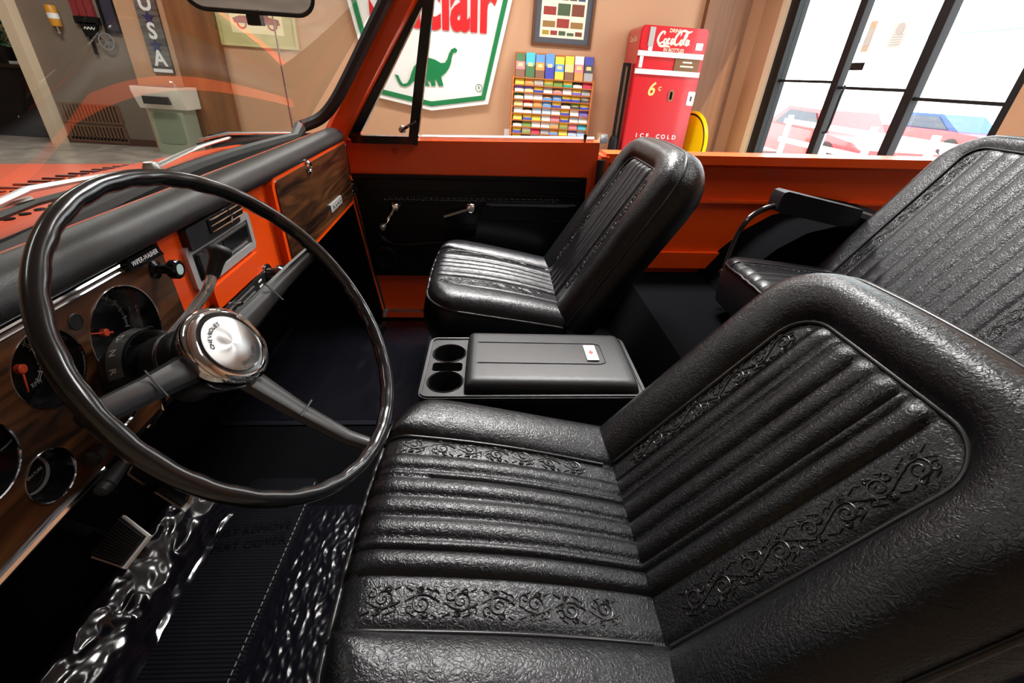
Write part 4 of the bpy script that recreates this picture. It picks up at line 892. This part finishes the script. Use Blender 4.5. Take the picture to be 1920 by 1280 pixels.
b = B(); b.prism([(pTL.x, YD+.0, zT), (pTR.x, YD, zT), (pTR.x, YD, zB), (pBL.x, YD, zB)], (0, -.016, 0)); b.bevel(.009, 3, 50); dp = door.part('trim_panel', b, TRIM)
yp = YD-.016
b = B()
for z, r_ in ((zT-.012, .0035), (zT-.055, .0018), (zT-.066, .0018)): b.tube([(pTL.x+.012, yp, z), (pTR.x-.02, yp, z)], r_, 6)
b.tube([(pTL.x+.05, yp, zT-.10), (pTR.x-.03, yp, zT-.10)], .0018, 6); b.tube([(pTL.x+.06, yp, zT-.175), (-.03, yp, zT-.175)], .0018, 6)
door.part('moulded_lines', b, TRIM, dp)
b = B()
for k in range(60):
    x = pTL.x+.11+k*.0105; b.tube([(x+.006*math.cos(t), yp-.0005, zT-.083+.005*math.sin(t)*(1 if k % 2 else -1)) for t in lin(0, 4.5, 7)], .0012, 4)
door.part('embossed_scroll', b, TRIM, dp)
# moulded pocket lip and armrest
pk = [PD(706, 425, -.02), PD(716, 446, -.02), PD(745, 458, -.02), PD(800, 456, -.02), PD(880, 450, -.02), PD(905, 432, -.02), PD(912, 400, -.02)]
b = B(); b.tube(spline(pk, 6), .009, 8); door.part('pocket_lip', b, TRIM, dp)
a0, a1, a2 = PD(912, 382, -.05), PD(1064, 382, -.05), PD(880, 470, -.05)
b = B(); b.prism([(a0.x, yp, a0.z), (a1.x+.03, yp, a0.z), (a1.x+.03, yp, a0.z-.2), (a0.x-.06, yp, a0.z-.2), (a0.x-.03, yp, a0.z-.06)], (0, -.05, 0)); b.bevel(.012, 3, 40); ar = door.part('armrest', b, TRIM, None)
b = B(); b.tube([(a0.x+.012, yp-.051, a0.z-.004), (a1.x-.0, yp-.051, a0.z-.004)], .005, 6); b.tube([(a0.x-.02, yp-.05, a0.z-.055), (a1.x, yp-.05, a0.z-.055)], .002, 6); door.part('armrest_piping', b, TRIM, ar)
b = B(); b.lathe([(.05, -.002), (.052, .004), (.044, .007), (.03, .004)], PD(722, 485, -.018), (0, -1, 0), 28); door.part('speaker_recess', b, TRIM, dp)
# window crank
h = PD(741, 388, -.03); k1 = PD(719, 424, -.055)
b = B(); b.lathe([(.02, .02), (.022, .004), (.019, -.012), (.013, -.02), (0, -.022)], h, (0, 1, 0), 24); wc = door.part('window_crank', b, CHROME)
b = B(); b.tube(spline([h+V((0, -.014, 0)), h.lerp(k1, .5)+V((0, -.012, 0)), k1], 5), [(.009-.0002*i, .006) for i in range(11)], 8); door.part('crank_arm', b, CHROME, wc)
b = B(); b.lathe([(.008, .012), (.011, .0), (.0125, -.014), (.009, -.022), (0, -.024)], k1, (0, 1, 0), 18); door.part('crank_knob', b, STEEL, wc)
h = PD(883, 390, -.03); k1 = PD(833, 407, -.045)
b = B(); b.lathe([(.02, .02), (.023, .004), (.02, -.01), (.013, -.018), (0, -.02)], h, (0, 1, 0), 24); wc = door.part('door_handle', b, CHROME)
d = (k1-h); b = B(); b.tube([h+V((0, -.012, 0)), h+d*.35+V((0, -.008, 0)), k1], [(.007, .008), (.009, .009), (.011, .010)], 8); door.part('handle_lever', b, CHROME, wc)
# belt line, latch post, lock knob
b = B(); b.prism([(-.255, YD+.018, zt0), (.352, YD+.018, zt0+.004), (.352, YD+.018, zt0+.015), (-.255, YD+.018, zt0+.011)], (0, .012, 0)); b.bevel(.003, 1); door.part('belt_moulding', b, BAND)
b = B(); b.tube([(-.25, YD+.05, zt0+.006), (.36, YD+.05, zt0+.012)], .007, 6); door.part('outer_sill_strip', b, BAND)
q = PD(1127, 261, .02); b = B(); b.box(q+V((.004, .0, .004)), (.026, .05, .028)); b.bevel(.007, 3); door.part('belt_end_cap', b, CHROME)
q = PD(1097, 268, .0); b = B(); b.lathe([(.0035, -.02), (.0035, .01), (.006, .014), (.0065, .024), (.004, .028), (0, .028)], q+V((0, .008, .0)), (0, 0, 1), 12); door.part('lock_knob', b, PLASTICG)
# vent window
fr = [PD(668, 259, .0), PD(780, 266, .0)]
f0, f1 = PD(668, 256, -.005), PD(812, -40, -.005); s0, s1 = PD(774, 264, -.005), PD(809, -40, -.005)
def bar(b, a, c, wx, dy, n_off=0): 
    d = (c-a).normalized(); s_ = d.cross(Y1).normalized()
    b.prism([a-s_*wx+Y1*-dy, a+s_*wx+Y1*-dy, a+s_*wx+Y1*dy, a-s_*wx+Y1*dy], c-a)
b = B(); bar(b, s0-Z1*.01, s1, .0155, .014); b.bevel(.004, 2); vp = door.part('vent_window_post', b, PLASTICG)
b = B(); bar(b, PD(662, 262, 0), PD(798, -20, 0), .014, .014); b.bevel(.004, 2); door.part('vent_window_frame', b, PLASTICG)
b = B(); bar(b, PD(660, 260, 0), PD(784, 263, 0), .012, .014); b.bevel(.004, 2); door.part('vent_window_sill', b, PLASTICG)
b = B(); g_ = [PD(676, 254, .004), PD(770, 258, .004), PD(797, 12, .004)]; b.prism(g_, (0, .004, 0)); door.part('vent_window_glass', b, glass('vent_glass', (.97, .97, .96), .6), None, 0)
l0, l1 = PD(754, 243, -.02), PD(779, 228, -.02)
b = B(); b.lathe([(.012, .014), (.013, .0), (.010, -.008), (0, -.009)], l0, (0, 1, 0), 18); b.tube(spline([l0+V((0, -.004, -.004)), l0.lerp(l1, .5)+V((0, -.012, .0)), l1], 5), [(.010-.0004*i, .005) for i in range(11)], 8); door.part('vent_latch', b, CHROME)

# ---------------------------------------------------------------- seats
def pleat_profile(segs):                      # segs: (width, kind) laid from +y to -y ; returns f(y) and the strips
    tot = sum(s for s, k in segs); y = tot/2; L = []
    for s, k in segs: L.append((y-s, y, k)); y -= s
    def f(y):
        for a, c, k in L:
            if a <= y <= c:
                q = (y-a)/(c-a); m = math.sin(PI*q)
                if k == 'p': return .0085*m**.5
                if k == 'c': return .006*m**.5+.0005
                return .003*min(1, m*4)
        return 0
    return f, L, tot
class Pad:
    """upholstered pad: a runs from the base to its rounded end, bvec across, c out of the face"""
    def __init__(s, O, a, bvec, c, L, W0, W1, rc, segs, hump, end_open, top_band=0, crown=.01, roll=.03, sag=0, inset=0):
        s.O, s.a, s.b, s.c = V(O), nz(a), nz(bvec), nz(c)
        s.L, s.W0, s.W1, s.rc, s.hump, s.open, s.band, s.crown, s.roll, s.sag = L, W0, W1, rc, hump, end_open, top_band, crown, roll, sag
        s.f, s.segs, s.pw = pleat_profile(segs); s.inset = inset
    ph = 1.0
    def wid(s, h): q = min(1, max(0, h/s.L)); return (s.W0+(s.W1-s.W0)*q*q*(3-2*q)*.6+(s.W1-s.W0)*q*.4)
    def end(s, sg):
        y = abs(sg)*s.W1/2; q = max(0, (y-(s.W1/2-s.rc))/s.rc); q = min(q, 1)
        return s.L-s.rc*(1-math.sqrt(max(0, 1-q*q)))-.012*sg*sg
    def pan(s, h):                            # half width of the pleated panel at height h
        return s.pw/2*(s.wid(h)/s.wid(s.L*.4))
    def height(s, y, h, e):
        pw = s.pan(h); top = s.L-s.band; dy = abs(y)-pw; dt = h-top if s.band else -1
        if s.band:                            # rounded corner of the inner panel
            rr_ = .05; ax, ay = dy+rr_, dt+rr_
            d = (math.hypot(max(ax, 0), max(ay, 0))+min(max(ax, ay), 0))-rr_
        else: d = dy
        q = min(1, max(0, h/s.L))
        base = s.crown*(1-(2*y/s.wid(h))**2)*math.sin(PI*min(1, q*1.05)) - s.sag*math.sin(PI*q)
        if d < 0:
            k = min(1, -d/.012); hh = s.f(y/pw*s.pw/2)*k*s.ph
        else:
            t = d/(d+e+1e-6); hh = s.hump*max(0, math.sin(PI*min(1, t*.93+.0)))**.6
        z = base+hh
        if e < s.roll: z -= s.roll*(1-math.sqrt(max(0, 1-((s.roll-e)/s.roll)**2)))*.8
        return z
    def edge(s, sg, h):
        e1_ = s.wid(h)/2*(1-abs(sg)); e2_ = s.end(sg)-h; e1_, e2_ = max(e1_, 0), max(e2_, 0)
        return e1_*e2_/(math.hypot(e1_, e2_)+1e-9)*1.0 if not s.inset else e1_
    def at(s, sg, t, lift=0):
        h = t*s.end(sg); y = sg*s.wid(h)/2
        return s.O+s.a*h+s.b*y+s.c*(s.height(y, h, s.edge(sg, h))+lift)
    def yh(s, y, h, lift=0):
        sg = max(-1, min(1, 2*y/s.wid(h))); h2 = min(h, s.end(sg))
        return s.O+s.a*h2+s.b*y+s.c*(s.height(y, h2, s.edge(sg, h2))+lift)
    def face(s, nu=150, nv=56):
        b = B(); us = [-math.cos(PI*i/nu)*.12+(.88*(2*i/nu-1)) for i in range(nu+1)]; us = [u/abs(us[0]) for u in us]
        vs = [math.sin(PI/2*(j/nv))*.25+.75*j/nv for j in range(nv+1)]
        b.grid(s.at, us, vs); return b
    def loop(s):
        L = [(-1, t) for t in lin(.0, 1, 24)]+[(g, 1) for g in lin(-1, 1, 60)][1:]+[(1, t) for t in lin(1, 0, 24)][1:]
        return [s.at(g, t) for g, t in L]
    def shell(s, T_, bulge=.012, taper=0, back=True, base=False):
        b = B(); lp = s.loop(); n = len(lp); cen = s.O+s.a*s.L*.5
        rows = []
        for k in range(9):
            q = k/8; row = []
            for i, p in enumerate(lp):
                r_ = p-cen; r_ = r_-s.c*r_.dot(s.c); o = r_.normalized()
                row.append(b.bm.verts.new(p-s.c*T_*q+o*(bulge*math.sin(PI*q)-taper*q*q)))
            rows.append(row)
        for k in range(8):
            for i in range(n-1): b.bm.faces.new((rows[k][i], rows[k][i+1], rows[k+1][i+1], rows[k+1][i]))
            b.bm.faces.new((rows[k][n-1], rows[k][0], rows[k+1][0], rows[k+1][n-1]))
        b.bm.faces.new(rows[-1]); return b
    def welts(s):
        out = []
        b = B(); b.tube(s.loop(), .0042, 8); out.append(('edge_welt', b))
        if s.band:
            b = B(); top = s.L-s.band; rr_ = .05
            pts = [(s.pan(h), h) for h in lin(.02, top-rr_, 26)]
            pw = s.pan(top-rr_)
            pts += [(pw-rr_+rr_*math.cos(R(a)), top-rr_+rr_*math.sin(R(a))) for a in range(10, 91, 10)]
            pts += [(y, top) for y in lin(pw-rr_, -(pw-rr_), 14)][1:]
            pts += [(-(pw-rr_)-rr_*math.sin(R(a)), top-rr_+rr_*math.cos(R(a))) for a in range(10, 91, 10)]
            pts += [(-s.pan(h), h) for h in lin(top-rr_, .02, 26)][1:]
            b.tube([s.yh(y, h, .002) for y, h in pts], .0034, 8); out.append(('panel_piping', b))
        else:
            for sg in (1, -1): b = B(); b.tube([s.yh(sg*s.pan(h), h, .002) for h in lin(.02, s.L-.004, 40)], .0032, 8); out.append(('panel_piping', b))
        return out
    def seams(s):
        b = B()
        for a, c, k in s.segs[:-1]:
            h1 = s.L-s.band-.006 if s.band else s.L-.02
            n = 60
            for i in range(n):
                ha = .03+(h1-.03)*i/n; hb = ha+(h1-.03)/n*.6
                ys_ = a
                b.tube([s.yh(ys_*s.pan(ha)/(s.pw/2), ha, .0006), s.yh(ys_*s.pan(hb)/(s.pw/2), hb, .0006)], .0007, 4, cap=False)
        return b
    def scrolls(s):
        out = []
        for a, c, k in s.segs:
            if k != 's': continue
            b = B(); out.append(b); w_ = min(c-a, .036); m = (a+c)/2; h1 = (s.L-s.band if s.band else s.L)-.03; lm = max(.034, w_*1.0); n = int((h1-.05)/lm)
            def put(pts, r_=.0011):
                b.tube([s.yh((m+x)*s.pan(h)/(s.pw/2), h, .0006) for x, h in pts], [r_*(1-.5*i/len(pts)) for i in range(len(pts))], 5, cap=False)
            A = w_*.2
            for i in range(n):
                h0 = .05+(h1-.05)*(i+.5)/n; sg = 1 if i % 2 else -1
                put([(sg*A*math.cos(PI*(q-.5)), h0+(q-.5)*lm) for q in lin(0, 1, 9)])
                r0 = min(w_*.30, lm*.34)
                put([(-sg*A*.3+r0*(1-.8*q)*math.cos(sg*q*9.5+ (0 if sg > 0 else PI)), h0+r0*(1-.8*q)*math.sin(sg*q*9.5+.0)) for q in lin(0, 1, 20)])
                for dh, ss, rr_ in ((-.33, 1, .16), (.33, -1, .16), (.1, 1.6, .11), (-.12, -1.7, .11)):
                    r1 = lm*rr_; cx_, ch = sg*ss*w_*.2, h0+dh*lm
                    put([(cx_+r1*(1-.7*q)*math.cos(q*6.5*ss+i), ch+r1*(1-.7*q)*math.sin(q*6.5*ss+i)) for q in lin(0, 1, 11)], .0009)
                for dh in (-.3, .0, .3):
                    put([(sg*w_*(.30+.1*q), h0+dh*lm+.008*q) for q in lin(0, 1, 4)], .0010); put([(-sg*w_*(.34+.08*q), h0+dh*lm-.006*q) for q in lin(0, 1, 4)], .0009)
        return out
SEG = [(.036, 's'), (.030, 'p'), (.012, 'c'), (.031, 'p'), (.031, 'p'), (.031, 'p'), (.012, 'c'), (.030, 'p'), (.058, 's')]
def dress(t, pad, nm, T_, bulge, taper, scroll=True, nu=150):
    f = t.part(nm, pad.face(nu), LEATHER, smooth=70)
    t.part(nm+'_side', pad.shell(T_, bulge, taper), LEATHER, f, smooth=50)
    for n2, b in pad.welts(): t.part(n2, b, WELT, f, smooth=70)
    t.part('pleat_stitching', pad.seams(), mat('black_thread', (.006, .006, .006), .6), f, smooth=0)
    for b in pad.scrolls() if scroll else (): t.part('embossed_scroll', b, EMB, f, smooth=70)
def bucket(name, label, yc, xf, zf, xr, zr, bx0, bz0, bx1, bz1, W, Lb, base):
    t = T(name, label, 'seat', (xf+.2, yc, FZ), CAR)
    O = V((xr+.03, yc, zr-.006)); E = V((xf, yc, zf)); a = (E-O); L = a.length; a.normalize(); c = Y1.cross(a); c = c if c.z > 0 else -c
    cu_ = Pad(O, a, Y1, c, L, W*.94, W, .085, SEG, .02, True, 0, .012, .035)
    dress(t, cu_, 'seat_cushion', .13, .010, .03)
    O = V((bx0, yc, bz0)); E = V((bx1, yc, bz1)); a = (E-O).normalized(); c = a.cross(Y1); c = c if c.x < 0 else -c
    bk = Pad(O, a, Y1, c, Lb, W*.92, W*.90, .10, SEG, .022, False, .072, .0, .035)
    dress(t, bk, 'backrest', .085, .012, .02)
    b = B()
    for y in (-.16, .16):
        for x in (xf+.08, xr-.04): b.bb((x-.015, yc+y-.012, FZ+.001), (x+.015, yc+y+.012, zf-.13))
        b.bb((xf+.04, yc+y-.02, FZ+.001), (xr+.06, yc+y+.02, FZ+.03))
    t.part('seat_mount', b, DARK)
    b = B(); b.prism([(xf+.05, yc-W*.42, FZ+.02), (xf+.03, yc-W*.44, zf-.11), (xr+.06, yc-W*.44, zr-.11), (xr+.03, yc-W*.42, FZ+.02)], (0, W*.86, 0)); b.bevel(.01, 1); t.part('seat_base', b, DARK)
    return t
bucket('driver_seat', 'black pleated bucket seat nearest the camera, behind the steering wheel', .385, -.165, -.475, .165, -.535, .185, -.55, .46, -.20, .50, .442, 0)
bucket('passenger_seat', 'black pleated bucket seat beside the orange passenger door', 1.305, -.18, -.50, .165, -.565, .185, -.575, .455, -.140, .50, .510, 0)
# rear bench
SEGR = [(.05, 's')]+[(.045, 'p')]*9+[(.05, 's')]+[(.045, 'p')]*9+[(.05, 's')]
t = T('rear_bench', 'black pleated rear bench seat with padded side armrest', 'seat', (1.0, .85, -.69), CAR)
O = V((1.13, .85, -.535)); E = V((.745, .85, -.49)); a = (E-O); L = a.length; a.normalize(); c = Y1.cross(a); c = c if c.z > 0 else -c
cu_ = Pad(O, a, Y1, c, L, 1.1, 1.1, .05, SEGR, .004, True, 0, .012, .03); cu_.ph = .7
dress(t, cu_, 'seat_cushion', .12, .008, .01, True, 340)
O = V((1.075, .85, -.56)); E = V((1.37, .85, -.10)); a = (E-O).normalized(); c = a.cross(Y1); c = c if c.x < 0 else -c
bk = Pad(O, a, Y1, c, .55, 1.14, 1.10, .12, SEGR, .008, False, .055, .0, .03); bk.ph = .6
dress(t, bk, 'backrest', .10, .012, .02, True, 340)
q0, q1 = P(1462, 372, y=1.46), P(1600, 402, y=1.46)
d = (q1-q0).normalized(); s_ = Y1; up = s_.cross(d); up = up if up.z > 0 else -up
b = B(); Lr = (q1-q0).length
b.prism([q0+d*x+up*z-s_*.03 for x, z in ((-.015, .0), (-.012, .022), (0, .028), (Lr, .022), (Lr+.01, -.03), (Lr-.05, -.042), (.0, -.038), (-.01, -.03))], s_*.06); b.bevel(.010, 3, 25); ar = t.part('armrest', b, LEATHER)
b = B(); b.tube([q1-d*.02, q1+d*.1-Z1*.01], .02, 8); t.part('armrest_bracket', b, RUBBER, ar)
b = B(); b.tube(spline([q0+d*.03-up*.01, P(1432, 392, y=1.45), P(1402, 412, y=1.45), P(1383, 440, y=1.45), P(1368, 475, y=1.44), P(1356, 512, y=1.42), P(1350, 545, y=1.42)], 6), .0085, 10); t.part('armrest_tube', b, PLASTICG, ar)
b = B(); b.lathe([(.008, 0), (.009, .004), (.006, .007), (0, .007)], P(1352, 508, y=1.41), (0, -1, 0), 12); t.part('tube_bolt', b, CHROME, ar)
b = B(); b.bb((.80, .36, -.69), (1.2, 1.34, -.62)); t.part('seat_base', b, DARK)

# ---------------------------------------------------------------- console
zc_ = -.565; s = zc_/-.53
def Q(u, v, z=zc_): return P(u, v, z=z)
cx0, cx1, lx0, lx1 = -.145, .315, -.058, .305
y0c, y1c = .735, .965; yc = (y0c+y1c)/2
con = T('center_console', 'black plastic center console with two cup holders between the seats', 'console', (.1, yc, FZ), CAR)
b = B(); b.prism([(cx0+.008, y0c+.01, FZ), (cx0, y0c+.002, zc_-.02), (cx0, y0c, zc_-.008), (cx1, y0c, zc_-.012), (cx1+.0, y0c+.002, zc_-.03), (cx1-.01, y0c+.01, FZ)], (0, y1c-y0c, 0)); b.bevel(.006, 2); con.part('bin', b, VINYL)
b = B(); plate(b, ((cx0+cx1)/2, yc, zc_-.009), X1, Y1, cx1-cx0+.012, y1c-y0c+.012, .02, .010); b.bevel(.003, 2, 50)
tr = con.part('tray', b, VINYL)
cups = [Q(843, 662), Q(836, 717)]; sl = Q(838, 690); ccx = -.1
b = B(); cb_ = V(con.base)
for y in (cups[0].y-.002, cups[1].y+.002): b.lathe([(.036, -.06), (.036, .05)], V((ccx, y, zc_))-cb_, Z1, 40)
plate(b, V((ccx, (cups[0].y+cups[1].y)/2, zc_-.03))-cb_, X1, Y1, .066, .034, .008, .06)
bin_o = tr
cut(tr, b)
for o_ in [c_ for c_ in con.o.children if c_.name.startswith('bin')]:
    b = B()
    for y in (cups[0].y-.002, cups[1].y+.002): b.lathe([(.036, -.06), (.036, .05)], V((ccx, y, zc_))-cb_, Z1, 40)
    plate(b, V((ccx, (cups[0].y+cups[1].y)/2, zc_-.03))-cb_, X1, Y1, .066, .034, .008, .06); cut(o_, b)
for y in (cups[0].y-.002, cups[1].y+.002):
    b = B(); b.lathe([(.0365, .002), (.0375, .0035), (.039, .002), (.039, .0)], (ccx, y, zc_), Z1, 40, False); con.part('cup_holder_rim', b, PLASTIC, tr)
b = B(); ring(b, ((cx0+cx1)/2, yc, zc_), X1, Y1, cx1-cx0+.006, y1c-y0c+.006, .018, .005, .004); con.part('tray_lip', b, PLASTIC, tr)
# lid
b = B()
def lid(u, v):
    x = lx0+(lx1-lx0)*u; hy = (y1c-y0c)/2-.008; y = yc+hy*v; e = min(u, 1-u)*(lx1-lx0); ey_ = (1-abs(v))*hy; r_ = .018; z = zc_+.030+.004*(1-v*v)-.006*u
    for q in (e, ey_):
        if q < r_: z -= r_*(1-math.sqrt(max(0, 1-((r_-q)/r_)**2)))
    return (x, y, z)
us = [0, .01, .025, .045, .07]+lin(.1, .9, 16)+[.93, .955, .975, .99, 1]; vs = [-1, -.97, -.92, -.86, -.78]+lin(-.7, .7, 15)+[.78, .86, .92, .97, 1]
g = b.grid(lid, us, vs)
edge = [r[0] for r in g]+[q for q in g[-1][1:]]+[r[-1] for r in g[::-1][1:]]+[q for q in g[0][::-1][1:-1]]
low = [b.bm.verts.new(V((v_.co.x, v_.co.y, zc_+.001))) for v_ in edge]
for i in range(len(edge)): b.bm.faces.new((edge[i], edge[(i+1) % len(edge)], low[(i+1) % len(edge)], low[i]))
ld = con.part('lid', b, VINYL, smooth=60)
b = B(); hy = (y1c-y0c)/2-.008
def lp(u, v, dz=0): p = V(lid(u, v)); p.z += dz; return p
ring_pts = [lp(u, -.36, .0004) for u in lin(.01, .80, 12)]+[lp(.83, -.32, .0004), lp(.84, -.25, .0004)]+[lp(.84, v, .0004) for v in lin(-.2, .34, 6)]+[lp(.83, .40, .0004), lp(.80, .44, .0004)]+[lp(u, .44, .0004) for u in lin(.78, .01, 12)]
b.tube(ring_pts, .0016, 6); con.part('lid_groove', b, BLACKF, ld)
b = B(); pa = lp(.765, .03, .001); plate(b, pa, X1, Y1, .026, .062, .001, .0025); bd = con.part('lid_badge', b, STEEL, ld)
b = B(); zq = pa+Z1*.0027
b.prism([zq+V((.006*x, .012*y, 0)) for x, y in ((-1, 0), (-.3, .35), (0, 1), (.3, .35), (1, 0), (.3, -.35), (0, -1), (-.3, -.35))], (0, 0, .0005)); con.part('badge_emblem', b, mat('rust_red_mark', srgb(150, 60, 40), .4), bd, 0)
b = B(); r0 = P(1110, 641, z=zc_-.005); b.tube([r0+V((.014*math.cos(t), .004, .012*math.sin(t))) for t in lin(0, PI, 9)], .0016, 6); con.part('lid_catch', b, STEEL, tr)
# ---------------------------------------------------------------- floor covers
FILM2 = mat('dull_plastic_film', (.003, .003, .005), .22, spec=.16)
FILM = mat('glossy_plastic_film', (.004, .004, .006), .16, spec=.5)
def film(name, label, x0, x1, y0, y1, z, amp, fr_, seedv, nx=90, ny=110, slant=0., curl=0., fm=None):
    from mathutils import noise
    t = T(name, label, 'floor cover', ((x0+x1)/2, (y0+y1)/2, z), CAR)
    def f(u, v):
        x = x0+(x1-x0)*u+slant*(v-.5); y = y0+(y1-y0)*v
        h = noise.noise(V((x*fr_+seedv, y*fr_*.55, seedv)))+.5*noise.noise(V((x*fr_*2.2, y*fr_*1.3+seedv, 3.)))
        r_ = 1-abs(h)*2
        e = min(u, 1-u, v, 1-v)*8; e = min(1, e)
        cz = max(0, 1-u/.62); return (x, y, z+.004+curl*cz*cz*(3-2*cz)+amp*(max(r_, -.5)+.5)*(.25+.75*e))
    b = B(); b.grid(f, lin(0, 1, nx), lin(0, 1, ny)); t.part('film', b, fm or FILM, smooth=180)
    return t
fa = film('plastic_floor_cover', 'wrinkled glossy clear plastic strip along the left side of the driver floor mat', -.70, -.575, .22, .74, FZ+.001, .006, 24, 1.3, 110, 130, 0, .05)
fb = film('plastic_floor_cover', 'crinkled clear plastic on the floor between the ribbed mat and driver seat', -.425, -.20, .2, .72, FZ+.001, .0022, 50, 5.1, 120, 160, fm=FILM2)
fc = film('plastic_floor_cover', 'clear plastic cover on the passenger side floor', -.82+.06, -.24, 1.02, 1.62, FZ+.001, .004, 9, 9.7)
t = T('rubber_floor_mat', 'ribbed black rubber mat on the driver floor', 'mat', (-.5, .5, FZ), CAR)
b = B(); plate(b, (-.5, .50, FZ+.001), X1, Y1, .16, .60, .02, .007); b.bevel(.002, 1, 50); t.part('mat', b, RIB)
b = B()
for k in range(46):
    y = .215+k*.0125; b.tube([(-.428, y, FZ+.0085), (-.428, y+.008, FZ+.0085)], .0012, 4)
t.part('edge_stitching', b, mat('grey_thread', (.12, .12, .12), .6), smooth=0)
t2 = T('carpet_mat', 'dark carpet mat lying under the passenger side plastic', 'mat', (-.5, 1.3, FZ), CAR)
b = B(); plate(b, (-.50, 1.31, FZ+.0005), X1, Y1, .56, .62, .03, .004); t2.part('mat', b, mat('navy_black_mat', (.003, .0035, .007), .8, spec=.1, bump=('noise', 400, .001, (1, 1, 1))))
TXT = mat('dark_film_print', (.0012, .0012, .0016), .7, spec=.04)
b = B()
for k, tx in enumerate(('MUST REMOVE', 'MAT COVER')): b.text(tx, .026, P(470, 990+26*k, z=FZ+.012), (1, .15, 0), (-.15, 1, 0), .003)
t.part('printed_words', b, TXT, smooth=0)
